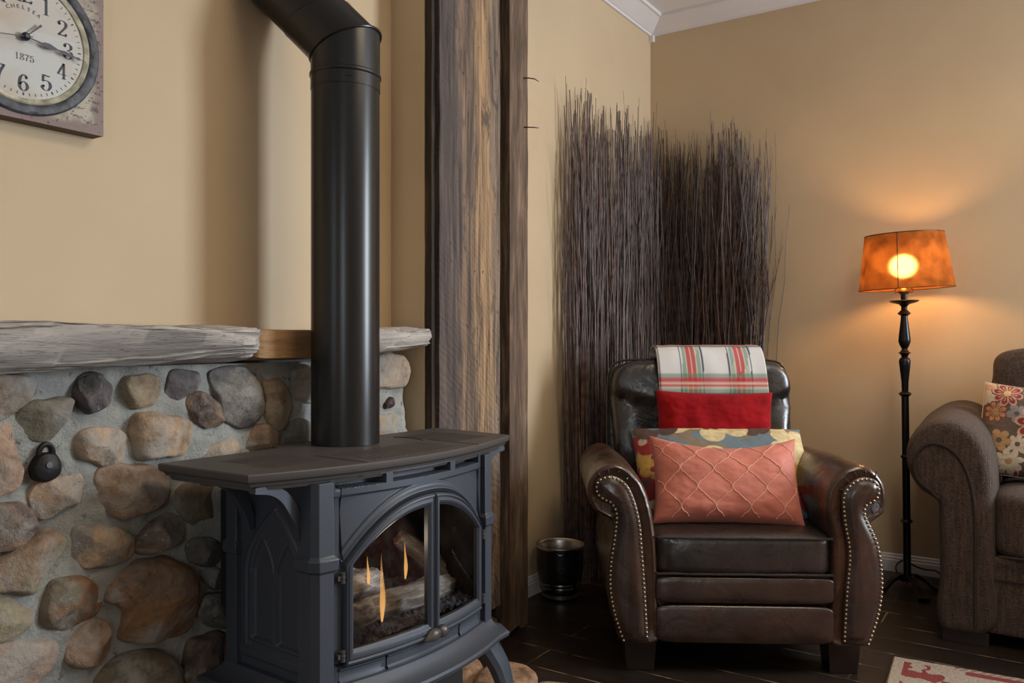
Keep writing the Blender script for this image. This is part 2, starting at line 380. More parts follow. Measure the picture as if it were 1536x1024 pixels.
# angled bay wall with the tall window, from (1.90, YB) to (2.50, 3.068)
BAY = Matrix.Translation((1.90, YB, 0)) @ Matrix.Rotation(math.atan2(-.8, .6), 4, 'Z')
mb = MB(); b0, b1, z0_, z1_ = .04, .84, .75, 2.35
mb.box((-.02, 0, 0), (b0, .14, ZC)); mb.box((b1, 0, 0), (1.02, .14, ZC)); mb.box((b0, 0, 0), (b1, .14, z0_)); mb.box((b0, 0, z1_), (b1, .14, ZC)); mb.xf(BAY)
struct('wall_bay', mb, M['plaster'], smooth=False, weld=False)
mb = MB(); t = .05
mb.box((b0, .04, z0_), (b1, .10, z0_+t)); mb.box((b0, .04, z1_-t), (b1, .10, z1_)); mb.box((b0, .04, z0_+t), (b0+t, .10, z1_-t)); mb.box((b1-t, .04, z0_+t), (b1, .10, z1_-t)); mb.xf(BAY)
w3 = struct('window_3', mb, M['white'], smooth=False, weld=False)
mb = MB(); mb.box((b0+t, .067, z0_+t), (b1-t, .073, z1_-t)); mb.xf(BAY); build(mb, 'pane', M['glass'], w3, smooth=False)
wall_with_openings('wall_front', 'x', YF-.14, YF, XA, XR, OF)
mb = MB(); mb.box((XR, YF-.14, 0), (XR+.14, 3.07, ZC)); struct('wall_right', mb, M['plaster'], smooth=False)
mb = MB(); mb.box((XA-.14, YF-.14, -.1), (XR+.14, YB+.14, 0)); struct('floor', mb, M['floor'], smooth=False)
mb = MB(); mb.box((XA-.14, YF-.14, ZC), (XR+.14, YB+.14, ZC+.1)); struct('ceiling', mb, M['ceil'], smooth=False)
wn = 0
for (a, b_, z0, z1), y, d in [(o, YB, 1) for o in OB]+[(o, YF, -1) for o in OF]:
    wn += 1; mb = MB(); y0, y1 = sorted((y+d*.04, y+d*.10)); t = .05
    mb.box((a, y0, z0), (b_, y1, z0+t)); mb.box((a, y0, z1-t), (b_, y1, z1)); mb.box((a, y0, z0+t), (a+t, y1, z1-t)); mb.box((b_-t, y0, z0+t), (b_, y1, z1-t))
    mb.box((a+t, y0+.01, (z0+z1)/2-.02), (b_-t, y1-.01, (z0+z1)/2+.02))
    w = struct('window_%d' % wn, mb, M['white'], smooth=False, weld=False)
    mb = MB(); mb.box((a+t, (y0+y1)/2-.003, z0+t), (b_-t, (y0+y1)/2+.003, z1-t)); g = build(mb, 'pane', M['glass'], w, smooth=False)
prof = [(0, 0), (.013, 0), (.013, .048), (.010, .052), (.010, .060), (.006, .066), (.006, .072), (0, .0765)]
def run_y(prof, y0, y1, x0, sgn=1): return [[(x0+sgn*p[0], y, p[1]) for p in prof] for y in (y0, y1)]
mb = MB(); mb.loft(run_y(prof, 2.425, YB, XA)); struct('baseboard_left', mb, M['white'], smooth=False)
mb = MB(); mb.loft([[(x, YB-p[0], p[1]) for p in prof] for x in (XA+.013, 1.90)]); struct('baseboard_back', mb, M['white'], smooth=False)
crown = [(0, 2.544), (.012, 2.544), (.014, 2.553), (.022, 2.556), (.088, 2.598), (.10, 2.600), (.10, ZC), (0, ZC)]
mb = MB(); mb.loft(run_y(crown, YF, YB, XA)); struct('trim_1', mb, M['white'], smooth=False)
mb = MB(); mb.loft([[(x, YB-p[0], p[1]) for p in crown] for x in (XA+.01, 1.90)]); struct('trim_2', mb, M['white'], smooth=False)
mb = MB(); mb.box((XA, YB-.022, 2.515), (XA+.024, YB, 2.548)); struct('trim_3', mb, M['white'], smooth=False, bevel=.002)

# ================================================================== STONE FACING
XS = -1.612                       # face of the mortar
root = thing('stone_facing', 'fieldstone wall facing set in grey mortar, below the driftwood mantel', 'stonework', (XS, .9, 0))
def mortar(u, v):
    Y = -.15+u*2.045; z = v*.945
    e = (1.895-Y)/.05; x = XS+.001+.013*noise.fractal(Vector((Y*7, z*7, 1.3)), 1., 2., 5)+.006*N3(Y*24, z*24, 4)
    if e < 1: x -= .075*(1-math.sqrt(max(0, 1-(1-e)**2)))
    return (x, Y, z)
mb = MB(); mb.grid(mortar, 260, 130)
mb.add([(XA+.001, -.15, 0), (XA+.001, 1.89, 0), (XA+.001, 1.89, .965), (XA+.001, -.15, .965)], [(0, 1, 2, 3)])
build(mb, 'mortar', M['mortar'], root, world=root.location, weld=False)
TAN = (.46, .33, .22); TAN2 = (.30, .20, .13); BR = (.30, .20, .135); BR2 = (.19, .125, .085); GR = (.25, .235, .21); GR2 = (.14, .13, .115)
PU = (.145, .125, .125); PU2 = (.085, .073, .075); OL = (.32, .28, .19); OL2 = (.20, .185, .13); PK = (.42, .29, .21); PK2 = (.27, .18, .13); OC = (.30, .165, .075)
ST = [
 (((-20,562),(15,556),(40,562),(55,578),(48,598),(25,622),(-20,632)), GR, BR, .03, OC),
 (((30,616),(45,601),(75,596),(108,592),(114,606),(100,640),(68,662),(45,656),(27,637)), GR, OL2, .03, (.17,.15,.11)),
 (((113,585),(120,565),(140,557),(163,563),(176,580),(172,603),(152,617),(135,621),(119,608)), PU, PU2, .042, None),
 (((181,578),(196,561),(222,558),(241,564),(245,590),(236,609),(208,615),(188,600)), OL, TAN2, .026, None),
 (((249,578),(257,557),(285,553),(299,556),(299,577),(284,596),(262,606),(249,596)), PU, PU2, .018, None),
 (((281,603),(290,590),(305,589),(330,603),(340,627),(332,642),(308,641),(290,627)), BR, PU2, .034, None),
 (((324,560),(342,551),(375,552),(392,572),(399,605),(392,630),(372,643),(350,638),(331,605)), GR, PU2, .034, PU2),
 (((396,556),(412,556),(432,576),(440,603),(428,640),(413,648),(402,634),(398,600)), OL, TAN2, .022, None),
 (((205,640),(213,622),(240,618),(272,626),(298,640),(301,658),(283,677),(250,690),(216,694),(204,680)), TAN, TAN2, .042, None),
 (((117,665),(126,646),(152,641),(186,642),(199,660),(195,688),(170,700),(138,696),(119,684)), TAN, GR, .036, None),
 (((-25,640),(14,636),(24,660),(30,690),(36,718),(20,740),(-25,748)), PK, PK2, .028, None),
 (((143,728),(155,706),(185,697),(235,700),(257,715),(258,742),(238,766),(195,782),(160,770),(148,752)), PK2, BR2, .045, TAN2),
 (((46,752),(62,724),(92,712),(118,707),(127,722),(122,752),(98,768),(62,781)), TAN, PK2, .024, (.40,.37,.33)),
 (((-20,762),(28,757),(50,768),(57,792),(40,815),(10,827),(-20,828)), BR, PU2, .034, None),
 (((-30,868),(-5,845),(30,818),(62,800),(88,794),(101,806),(92,835),(70,868),(50,892),(15,894),(-30,884)), OL, TAN2, .045, TAN2),
 (((114,825),(117,795),(145,788),(180,793),(204,808),(205,828),(185,846),(148,857),(120,846)), TAN, PK2, .034, GR),
 (((203,822),(218,800),(240,780),(262,766),(280,768),(284,790),(268,815),(238,831),(212,833)), GR, BR2, .040, None),
 (((163,905),(178,873),(203,846),(235,835),(285,842),(299,870),(302,915),(294,950),(262,966),(220,972),(188,962),(190,922)), BR, BR2, .052, OC),
 (((60,925),(68,892),(88,868),(125,863),(160,882),(160,905),(135,935),(100,950),(72,946)), OL2, BR2, .034, (.24,.12,.06)),
 (((-25,892),(15,894),(40,908),(47,930),(30,952),(-5,966),(-25,966)), OL, TAN2, .026, None),
 (((103,988),(108,955),(132,934),(160,932),(174,950),(172,978),(150,1000),(118,1004)), PK, TAN2, .032, None),
 (((-25,985),(8,962),(50,958),(90,962),(88,990),(70,1020),(40,1046),(-25,1050)), PK, PK2, .026, None),
 (((146,1030),(158,1005),(185,984),(230,974),(268,988),(278,1015),(268,1050),(150,1060)), OL2, GR2, .036, (.16,.12,.07)),
 (((278,838),(288,813),(308,805),(332,812),(340,835),(325,848),(300,848)), GR2, PU2, .030, None),
 (((302,856),(315,850),(335,856),(333,882),(315,884)), GR, PU2, .020, None),
 (((262,745),(276,722),(310,712),(335,730),(338,775),(320,800),(295,797),(270,775)), OL2, GR2, .026, (.20,.14,.08)),
 (((371,672),(380,645),(398,636),(420,648),(427,676),(410,690),(384,688)), BR, PU2, .030, None),
 (((426,660),(434,636),(455,625),(478,640),(482,668),(460,684),(436,680)), GR, OL2, .022, None),
 (((438,560),(452,548),(488,548),(505,570),(498,598),(470,606),(446,592)), TAN, GR, .024, None),
 (((298,690),(310,668),(340,656),(362,664),(368,688),(350,706),(312,708)), TAN, GR, .022, None),
 (((520,555),(545,540),(580,531),(608,534),(617,552),(614,573),(598,583),(555,584),(528,576)), TAN, GR, .020, None),
 (((576,608),(582,599),(591,597),(595,604),(588,612),(578,614)), (.07,.04,.05), (.04,.025,.03), .016, None),
 (((545,640),(560,624),(590,622),(608,634),(612,660),(580,672),(550,664)), TAN, OL, .014, None),
 (((535,612),(546,590),(562,592),(566,612),(552,628),(538,624)), PK, TAN2, .016, None),
 (((278,1000),(290,965),(325,948),(352,960),(352,1040),(285,1048)), BR2, (.06,.045,.04), .034, None),
 (((302,925),(308,896),(335,890),(350,905),(348,940),(322,944)), GR2, PU2, .022, None),
 (((490,630),(505,612),(528,620),(532,650),(512,664),(494,654)), GR, OL2, .022, None),
]
def stone(outline, c1, c2, bulge, patch, seed, sp=None):
    # outline: points (Y, z) on the wall
    if len(outline) < 3: return
    ol = catmull([(p[0], p[1], 0) for p in outline], 7, True)
    cy = sum(p.x for p in ol)/len(ol); cz = sum(p.y for p in ol)/len(ol); n = len(ol)
    R = max((Vector((p.x-cy, p.y-cz))).length for p in ol)
    loops = []; rq = random.Random(int(seed*100)); bulge *= 1.15
    planes = []
    for _ in range(7):
        a = rq.uniform(0, 2*PI); k_ = rq.uniform(.35, 1.3)*bulge/R; planes.append((math.cos(a)*k_, math.sin(a)*k_, bulge*rq.uniform(.82, 1.12)))
    for s, h in [(1.03, -.05), (1.0, 0), (.975, .16), (.94, .34), (.885, .54), (.81, .72), (.72, .84), (.60, .93), (.47, .98), (.34, 1.), (.2, 1.), (.04, 1.)]:
        L = []
        for p in ol:
            y = cy+(p.x-cy)*s; z = cz+(p.y-cz)*s
            nn = noise.fractal(Vector((y*14+seed*7, z*14, seed*3.)), 1., 2., 4)
            pl = .10*N3(y*9+seed*5, z*9+2, seed)      # broad facets
            hh = h*bulge*(1+.10*pl*h)
            if h > 0: hh = max(.12*h*bulge, min([hh]+[c_-(y-cy)*a_-(z-cz)*b2 for a_, b2, c_ in planes]))+.0035*nn*min(1, h*3)
            L.append((XS+.001+(hh if h >= 0 else -.03), y+.009*nn*(h < .6), z+.009*noise.noise(Vector((y*25, z*25, seed)))*(h < .6)))
        loops.append(L)
    mb = MB(); mb.loft(loops)
    o = build(mb, 'stone', stone_mat('fieldstone', c1, c2, seed, patch), root, world=root.location, ang=80)
    return o
cents = []
for i, (pts, c1, c2, bl, pc) in enumerate(ST):
    q = [hitX(x, y, XS+bl*.5) for x, y in pts]; yz = [(p.y, p.z) for p in q]
    stone(yz, c1, c2, bl, pc, i+1.3)
    cy = sum(a for a, _ in yz)/len(yz); cz = sum(b_ for _, b_ in yz)/len(yz); r = max(math.hypot(a-cy, b_-cz) for a, b_ in yz); cents.append((cy, cz, r))
rr = random.Random(4); pal = [(TAN, TAN2), (BR, BR2), (GR, GR2), (PK, PK2), (OL, OL2), (PU, PU2)]
k = 0
for iy in range(19):
    for iz in range(8):
        y = -.10+iy*.115+(iz % 2)*.055+rr.uniform(-.015, .015); z = .07+iz*.122+rr.uniform(-.012, .012)
        r = rr.uniform(.042, .058)
        if y > 1.86 or z > .93 or any(math.hypot(y-a, z-b_) < r*.82+c*.9 for a, b_, c in cents): continue
        vis = y > .72 and z > .40
        if vis: r *= .7
        k += 1; n = rr.randint(6, 8); a0 = rr.uniform(0, 6)
        pts = [(y+r*rr.uniform(.8, 1.12)*1.08*math.cos(a0+j*2*PI/n), z+r*rr.uniform(.75, 1.05)*math.sin(a0+j*2*PI/n)) for j in range(n)]
        c1, c2 = rr.choice(pal); stone(pts, c1, c2, rr.uniform(.018, .034), None, 60+k*1.7); cents.append((y, z, r))
# ---- padlock set in the mortar
p = hitX(70, 690, -1.60)
mb = MB()
def lockprof(s, z): return [(XS-.004+s, p.y+a, p.z+b_) for a, b_ in [(0,0)]]
ol = catmull([(x, y, 0) for x, y in [(-.027,-.008),(-.022,-.028),(-.006,-.036),(.010,-.034),(.024,-.024),(.027,-.006),(.020,.012),(.010,.020),(-.010,.020),(-.020,.010)]], 5, True)
mb.loft([[(XS-.002+d, p.y+q.x*s, p.z-.006+q.y*s) for q in ol] for d, s in [(0, 1), (.014, 1), (.020, .93), (.023, .8)]])
body = MB(); body.v, body.f = mb.v, mb.f
lk = thing('padlock', 'old black iron padlock fixed to the mortar on the stone wall', 'padlock', (XS, p.y, p.z-.045))
build(body, 'lock_body', M['lock'], lk, world=lk.location, ang=60)
mb = MB(); mb.tube([(XS+.009, p.y+.013*math.cos(a), p.z+.013+.017*math.sin(a)) for a in [PI*(k/14)*1.1-.15 for k in range(15)]], .0055, 8)
build(mb, 'shackle', M['lock'], lk, world=lk.location)
mb = MB(); mb.lathe([(.0, .0), (.006, .0), (.006, .003), (0, .003)], 16); mb.xf(Matrix.Translation((XS+.0205, p.y, p.z-.008)) @ Matrix.Rotation(PI/2, 4, 'Y'))
build(mb, 'keyhole_cover', M['iron_worn'], lk, world=lk.location)

# ================================================================== MANTEL LOGS
def log_beam(name, label, m, y0, y1, x0, x1, zb, zt, seed, rough=.004, taper=.35, e=.32, n=60):
    mb = MB(); loops = []
    for i in range(n+1):
        t = i/n; y = y0+(y1-y0)*t; s = 1.
        for d in (t*(y1-y0), (1-t)*(y1-y0)):
            if d < .03: s = min(s, .80+.20*math.sqrt(max(0, 1-(1-d/.03)**2)))
        b0 = zb(t) if callable(zb) else zb; z1 = zt(t) if callable(zt) else zt
        xx = x1(t) if callable(x1) else x1
        cx, cz = (x0+xx)/2, (b0+z1)/2; hx, hz = (xx-x0)/2*s, (z1-b0)/2*s
        L = []
        for k in range(56):
            a = k*2*PI/56; ca, sa = math.cos(a), math.sin(a)
            px = math.copysign(abs(ca)**e, ca); pz = math.copysign(abs(sa)**e, sa)
            nn = noise.fractal(Vector((y*3+seed, px*1.4, pz*2.2+seed)), 1., 2., 5)
            gr = noise.noise(Vector((y*2.2+seed, px*5, pz*16)))-1.6*max(0, .12-abs(noise.noise(Vector((y*1.5+seed, 3, pz*4.5)))))*5*(px > 0)
            low = max(0, -pz)*max(0, px)
            L.append((cx+px*hx*(1-taper*low*.35)+rough*nn*2+rough*gr*1.6, y, cz+pz*hz*(1-.10*low)+rough*nn*2.0))
        loops.append(L)
    mb.loft(loops); return single(name, mb, m, label, 'mantel', ang=70)
log_beam('mantel_log', 'long grey driftwood mantel log over the fieldstones, left of the stovepipe', M['drift'], -.12, 1.252, -1.698, lambda t: -1.500+.006*math.sin(t*9), lambda t: .948+.006*math.sin(t*7+1), 1.029, 3.1, .0065, .9, .36, n=160)
log_beam('mantel_block', 'short orange-brown timber block joining the grey mantel logs behind the stovepipe', M['orangewood'], 1.262, 1.60, -1.698, -1.545, .951, 1.026, 8.7, .0012, 0, .12)
log_beam('mantel_log', 'short grey driftwood mantel log with rounded end beside the wooden post', M['drift'], 1.61, 1.876, -1.698, lambda t: -1.502-.004*t, lambda t: .957+.018*t, lambda t: 1.030+.008*t, 21.3, .0045, .5, .38)

# ================================================================== WOODEN POST
post = thing('timber_post', 'tall reclaimed barn wood post of nailed boards right of the mantel', 'post', (-1.55, 2.16, 0))
def board(name, y0, y1, x0, x1, m, seed, z0=.05, amp=.003, label=None):
    mb = MB(); loops = []
    n = 90
    for i in range(n+1):
        z = z0+(2.612-z0)*i/n
        a = amp*noise.fractal(Vector((seed, z*5, 0)), 1., 2., 4); b_ = amp*noise.fractal(Vector((seed+9, z*5, 0)), 1., 2., 4); c = amp*.5*N3(seed, z*2, 5)
        base = []
        for q in range(9): base.append((x1+c+amp*.6*N3(seed+q, z*6, q), y0+a+(y1+b_-y0-a)*q/8))
        loop = [(x0, y0+a)]+base+[(x0, y1+b_)]
        zz = z + (0.03*math.sin(seed) if i == 0 else 0)
        loops.append([(x, y, zz+(.018*N3(y*30, x*30, seed) if i == 0 else 0)) for x, y in loop])
    mb.loft(loops); o = build(mb, name, m, post, world=post.location, ang=40)
    if label: o['label'] = label
    return o
board('board', 1.925, 2.247, -1.570, -1.530, M['barn'], 2., .09, label='wide tan and grey board with saw marks')
board('bark_edge', 1.906, 1.924, -1.570, -1.545, M['barn_dark'], 5., .06, .0035, label='black bark edge strip')
board('recessed_strip', 2.248, 2.290, -1.570, -1.552, M['barn_dark'], 7., .05, .002, label='dark recessed strip')
board('board', 2.291, 2.405, -1.570, -1.520, M['barn2'], 11., .045, .003, label='narrow dark brown board')
for y, z, s in [(2.395, 1.905, 1), (2.395, 1.735, -1)]:
    mb = MB(); mb.tube([(-1.535, y-.02, z+.002), (-1.505, y-.012, z), (-1.490, y+.006, z-.001*s), (-1.488, y+.030, z-.004*s)], [.0022, .0022, .002, .0012], 6)
    build(mb, 'bent_nail', M['nail'], post, world=post.location)

# ================================================================== CLOCK
CY_, CZ_ = .8005, 1.5875; XC = -1.665
clk = thing('wall_clock', 'square printed canvas wall clock with round dark rim, above the mantel', 'clock', (XA, CY_, 1.4285))
mb = MB(); mb.box((XA+.001, CY_-.1605, 1.4285), (XC, CY_+.1605, 1.7465)); build(mb, 'side_panel', simple('canvas_edge_wood', (.12, .085, .065), .8), clk, world=clk.location, smooth=False, bevel=.001)
def canv(u, v):
    return (XC+.0006, CY_-.1605+u*.321, 1.4285+v*.318)
NU = 300; mb = MB(); mb.grid(canv, NU, NU); cc = []
for p in mb.v:
    y, z = p[1]-CY_, p[2]-CZ_; r = math.hypot(y, z)
    f = noise.fractal(Vector((y*30, z*30, 1)), 1., 2., 5); g = noise.fractal(Vector((y*12, z*12, 7)), 1., 2., 3)
    base = Vector((.44, .41, .33)).lerp(Vector((.25, .19, .18)), max(0, min(1, .25+f*.9)))
    ed = max(abs(y), abs(z)); ec = sstep(.125, .150, ed+f*.012); base = base.lerp(Vector((.23, .165, .16)), ec*.9)
    spk_ = noise.noise(Vector((y*160, z*160, 3)))
    if spk_ > .42: base = base*.5
    face = Vector((.53, .54, .52)).lerp(Vector((.47, .38, .29)), max(0, min(1, .15+g*1.1)))
    if z > .02: face = face.lerp(Vector((.50, .41, .33)), .35)
    c = face if r < .119 else base
    cc.append((c.x, c.y, c.z, 1))
build(mb, 'canvas', M['canvas'], clk, world=clk.location, weld=False, col=cc)
def ring(name, prof, m):
    mb = MB(); n = 96
    mb.loft([[(XC+h+.0012*N3(math.cos(k*2*PI/n)*6, math.sin(k*2*PI/n)*6, r*60), CY_+r*math.cos(k*2*PI/n)*(1+.004*N3(math.cos(k*2*PI/n)*8, math.sin(k*2*PI/n)*8, 2)), CZ_+r*math.sin(k*2*PI/n)) for k in range(n)] for r, h in prof], cap=False)
    return build(mb, name, m, clk, world=clk.location)
ring('rim', [(.1495, 0), (.149, .004), (.146, .0075), (.139, .009), (.131, .007), (.1285, .004)], M['rim'])
ring('inner_ring', [(.1288, .004), (.126, .0062), (.122, .005), (.1185, .0035), (.1175, .001)], M['rimgold'])
def place(x, y, d=.0016): return (XC+d, CY_+x, CZ_+y)
def stroke(mb, P, thin, thick, f):
    P = catmull([(a, b_, 0) for a, b_ in P], 8) if len(P) > 2 else [Vector((*P[0], 0)), Vector((*P[1], 0))]
    L, R_ = [], []
    for i, p in enumerate(P):
        t = (P[min(i+1, len(P)-1)]-P[max(i-1, 0)]).normalized(); n = Vector((-t.y, t.x, 0))
        w = thin+(thick-thin)*abs(t.y)**2.2
        if i in (0, len(P)-1): w = max(w*.8, thin)
        L.append(p+n*w/2); R_.append(p-n*w/2)
    V = [f(q.x, q.y) for q in L+R_]; m_ = len(P)
    mb.add(V, [(i, i+1, m_+i+1, m_+i) for i in range(m_-1)])
def blob(mb, x, y, r, f): mb.add([f(x+r*math.cos(k*PI/6), y+r*math.sin(k*PI/6)) for k in range(12)], [tuple(range(12))])
G = {'0': [[(.3, 1), (.08, .75), (.06, .5), (.08, .25), (.3, 0), (.52, .25), (.54, .5), (.52, .75), (.3, 1)]],
 '1': [[(.3, 0), (.3, 1)], [(.12, .01), (.48, .01)], [(.3, .98), (.14, .90)]],
 '2': [[(.08, .74), (.12, .92), (.32, 1), (.52, .88), (.52, .66), (.36, .42), (.10, .10), (.05, .03)], [(.05, .05), (.55, .05)], [(.06, .085), (.54, .085)], [(.50, .03), (.56, .20)]],
 '3': [[(.08, .80), (.14, .95), (.30, 1), (.48, .88), (.47, .66), (.26, .54)], [(.26, .54), (.50, .46), (.55, .24), (.42, .04), (.24, 0), (.08, .10), (.06, .22)]],
 '4': [[(.40, 0), (.40, 1)], [(.40, 1), (.02, .28)], [(.02, .28), (.60, .28)], [(.24, .01), (.56, .01)]],
 '5': [[(.12, .98), (.54, .94)], [(.12, .93), (.52, .90)], [(.12, .98), (.10, .56)], [(.10, .56), (.28, .64), (.50, .54), (.56, .28), (.42, .04), (.22, 0), (.08, .10), (.06, .24), (.14, .30)]],
 '6': [[(.50, .84), (.40, .98), (.28, 1), (.12, .80), (.06, .42), (.12, .14), (.30, 0), (.48, .12), (.54, .30), (.46, .50), (.30, .58), (.14, .46), (.10, .36)]],
 '7': [[(.04, .96), (.56, .96)], [(.06, .91), (.54, .91)], [(.04, .82), (.05, 1)], [(.56, .96), (.34, .52), (.24, .2), (.24, 0)]],
 '8': [[(.3, .54), (.10, .70), (.14, .92), (.3, 1), (.46, .92), (.48, .70), (.3, .54), (.08, .32), (.10, .08), (.3, 0), (.5, .08), (.54, .32), (.3, .54)]],
 '9': [[(.10, .16), (.20, .02), (.32, 0), (.48, .20), (.54, .58), (.48, .86), (.30, 1), (.12, .88), (.06, .70), (.14, .50), (.30, .42), (.46, .54), (.50, .64)]]}
DOT = {'2': [(.12, .76)], '3': [(.10, .80), (.10, .20)], '5': [(.13, .26)], '6': [(.47, .84)], '9': [(.13, .16)]}
def numeral(s, cx, cy, h, thick=.17):
    mb = MB(); w = .62*h*len(s) if len(s) == 1 else (.46 if len(s) == 2 else .74)*h*len(s)
    for i, ch in enumerate(s):
        ox = cx-w/2+(w/len(s))*i+(w/len(s)-.6*h)/2
        for st_ in G[ch]: stroke(mb, [(ox+a*h, cy-h/2+b_*h) for a, b_ in st_], .018*h+.0003, thick*h, place)
        for a, b_ in DOT.get(ch, []): blob(mb, ox+a*h, cy-h/2+b_*h, .075*h, place)
    return mb
for k in range(1, 13):
    a = PI/2-k*PI/6
    build(numeral(str(k), .086*math.cos(a), .086*math.sin(a)-.002, .031), 'numeral', M['ink'], clk, world=clk.location, smooth=False)
mb = MB()
for k in range(60):
    a = k*PI/30; c, s = math.cos(a), math.sin(a); w = .0011 if k % 5 == 0 else .0005; r0 = .1065; r1 = .112
    mb.add([place(r0*c-w*s, r0*s+w*c), place(r1*c-w*s, r1*s+w*c), place(r1*c+w*s, r1*s-w*c), place(r0*c+w*s, r0*s-w*c)], [(0, 1, 2, 3)])
build(mb, 'minute_marks', M['ink'], clk, world=clk.location, smooth=False)
build(numeral('1875', .002, -.038, .0125, .13), 'year_lettering', M['ink2'], clk, world=clk.location, smooth=False)
mb = MB()
for i, ch in enumerate('CHELSEA'):
    a = PI/2-(i-3)*.17; r = .058
    t = text_mb(ch, .0105, lambda x, y, a=a, r=r: place(r*math.cos(a)+x*math.sin(a)+y*math.cos(a), r*math.sin(a)-x*math.cos(a)+y*math.sin(a)))
    mb.add(t.v, t.f)
build(mb, 'arched_lettering', M['ink2'], clk, world=clk.location, smooth=False)
mb = MB(); rs = random.Random(3)
for (x0, y0, ln) in [(.108,.132,.040),(.112,.118,.036),(.118,.096,.03),(.128,.078,.024),(.134,.058,.018),(.140,.036,.012),(.140,-.048,.012),(.134,-.072,.020),(.128,-.092,.024),(.098,-.110,.022),(.092,-.128,.026),(.118,-.136,.028),(.142,-.02,.01),(.136,.012,.014),(-.145,.13,.04),(-.15,-.13,.05)]:
    pts = [(x0, y0)]; x = x0
    while x < x0+ln: x += rs.uniform(.001, .0022); pts.append((x+rs.uniform(-.001, .001), y0+rs.uniform(-.0032, .0036)-(x-x0)*.05))
    stroke(mb, pts, .0004, .0009, place)
build(mb, 'script_lines', M['ink2'], clk, world=clk.location, smooth=False)
t = text_mb('-290.', .011, lambda x, y: place(.140+x, -.1085+y)); build(t, 'price_lettering', M['ink2'], clk, world=clk.location, smooth=False)
def hand(name, pts_w, ang, d=.009, x0=0):
    c, s = math.cos(ang), math.sin(ang); mb = MB()
    L = [(x, w) for x, w in pts_w]; V = []
    for dd in (d, d+.0012):
        V += [place(x*c-w*s, x*s+w*c, dd) for x, w in L]+[place(x*c+w*s, x*s-w*c, dd) for x, w in reversed(L)]
    n = len(L)*2; F = [tuple(range(n-1, -1, -1)), tuple(range(n, 2*n))]+[(i, (i+1) % n, n+(i+1) % n, n+i) for i in range(n)]
    mb.add(V, F); return build(mb, name, M['hand'], clk, world=clk.location, smooth=False)
hand('minute_hand', [(0, .0012), (.03, .0013), (.036, .0045), (.045, .0055), (.055, .003), (.062, .0012), (.075, .004), (.088, .003), (.096, .0012), (.104, .003), (.108, .0005), (.118, .0003)], math.radians(-8), .010)
hand('hour_hand', [(-.005, .001), (.010, .0011), (.034, .0018), (.042, .0025), (.044, .0005)], math.radians(46), .008)
hand('second_hand', [(-.012, .0008), (.1, .0005)], math.radians(190), .012)
mb = MB(); mb.lathe([(.0, .006), (.008, .006), (.008, .012), (.005, .014), (.0035, .0165), (0, .0165)], 20); mb.xf(Matrix.Translation((XC, CY_, CZ_)) @ Matrix.Rotation(PI/2, 4, 'Y'))
build(mb, 'hub', M['hand'], clk, world=clk.location)
#PART3
# ================================================================== HEARTH
HZ = .066
hr = thing('hearth', 'low hearth of tan flagstones under the iron stove', 'hearth', (-1.3, 1.35, 0))
mb = MB(); mb.box((-1.535, .72, 0), (-1.03, 1.93, .035)); build(mb, 'mortar_bed', M['mortar'], hr, world=hr.location, smooth=False, bevel=.006)
rh = random.Random(11)
cells = []
for iy in range(6):
    for ix in range(3):
        cells.append((-1.435+ix*.178+rh.uniform(-.01, .01), .82+iy*.205+(.03 if ix % 2 else 0)+rh.uniform(-.01, .01), .105))
for i, (cx, cy, r) in enumerate(cells):
    n = 8; a0 = rh.uniform(0, 1); ol = catmull([(cx+r*rh.uniform(.80, 1.0)*math.cos(a0+j*2*PI/n), cy+r*rh.uniform(.80, 1.0)*math.sin(a0+j*2*PI/n), 0) for j in range(n)], 6, True)
    top = HZ-.010 if cy < 1.75 else HZ+.010
    loops = []
    for s, z in [(1.0, .006), (1.02, .03), (.99, top-.014), (.93, top-.004), (.8, top), (.5, top+.003), (.2, top+.004), (.03, top+.004)]:
        loops.append([(cx+(p.x-cx)*s+.004*N3(p.x*20, p.y*20, z*30), cy+(p.y-cy)*s+.004*N3(p.y*20, p.x*20, z*30+5), z+(.009 if cy > 1.75 else .003)*N3(p.x*s*12, p.y*s*12, i)) for p in ol])
    mb = MB(); mb.loft(loops); build(mb, 'flagstone', M['flag'], hr, world=hr.location, ang=70)

# ================================================================== STOVE
SXY = (-1.2336, 1.4141); SRZ = math.atan2(.9985, .0547)
stove = thing('gas_stove', 'freestanding dark grey cast iron gas stove with arched glass doors', 'stove', (SXY[0], SXY[1], HZ), SRZ)
UX = Vector((math.cos(SRZ), math.sin(SRZ))); UY = Vector((-math.sin(SRZ), math.cos(SRZ)))
def W(x, y, z): q = UX*x+UY*y; return Vector((SXY[0]+q.x, SXY[1]+q.y, z))
def Lp(px, py, y):
    dx, dy = ray(px); d = Vector((dx, dy)); c = Vector(SXY)
    t = (y+c.dot(UY))/d.dot(UY); q = d*t-c; return (q.dot(UX), y, EYE-(py-HY)/FPX*t)
S0 = (0, 0, HZ)
def sb(mb, name, m, **k): return build(mb, name, m, k.pop('parent', stove), world=S0, **k)
def vb(x): return .028+.045*(1-min(1.2, (x/.27)**2))
def loopz(P, z): return [(x, y, z) for x, y in P]
# top plate outline (ccw seen from above)
WF, WB, DP, BOW = .409, .428, .277, .082
arc = [(WF*(k/24*2-1), -BOW*(1-(k/24*2-1)**2)) for k in range(25)]
plate = [(-WB, DP)]+arc+[(WB, DP)]+[(.19, DP), (.17, .325), (-.11, .325), (-.13, DP)]
mb = MB(); mb.loft([loopz(offset_poly(plate, d), z) for d, z in [(-.030, .712), (-.018, .712), (-.016, .719), (-.010, .721), (-.008, .727), (-.002, .731), (0, .735), (.0005, .744), (-.002, .7465)]])
sb(mb, 'top_plate', M['iron_top'], ang=25)
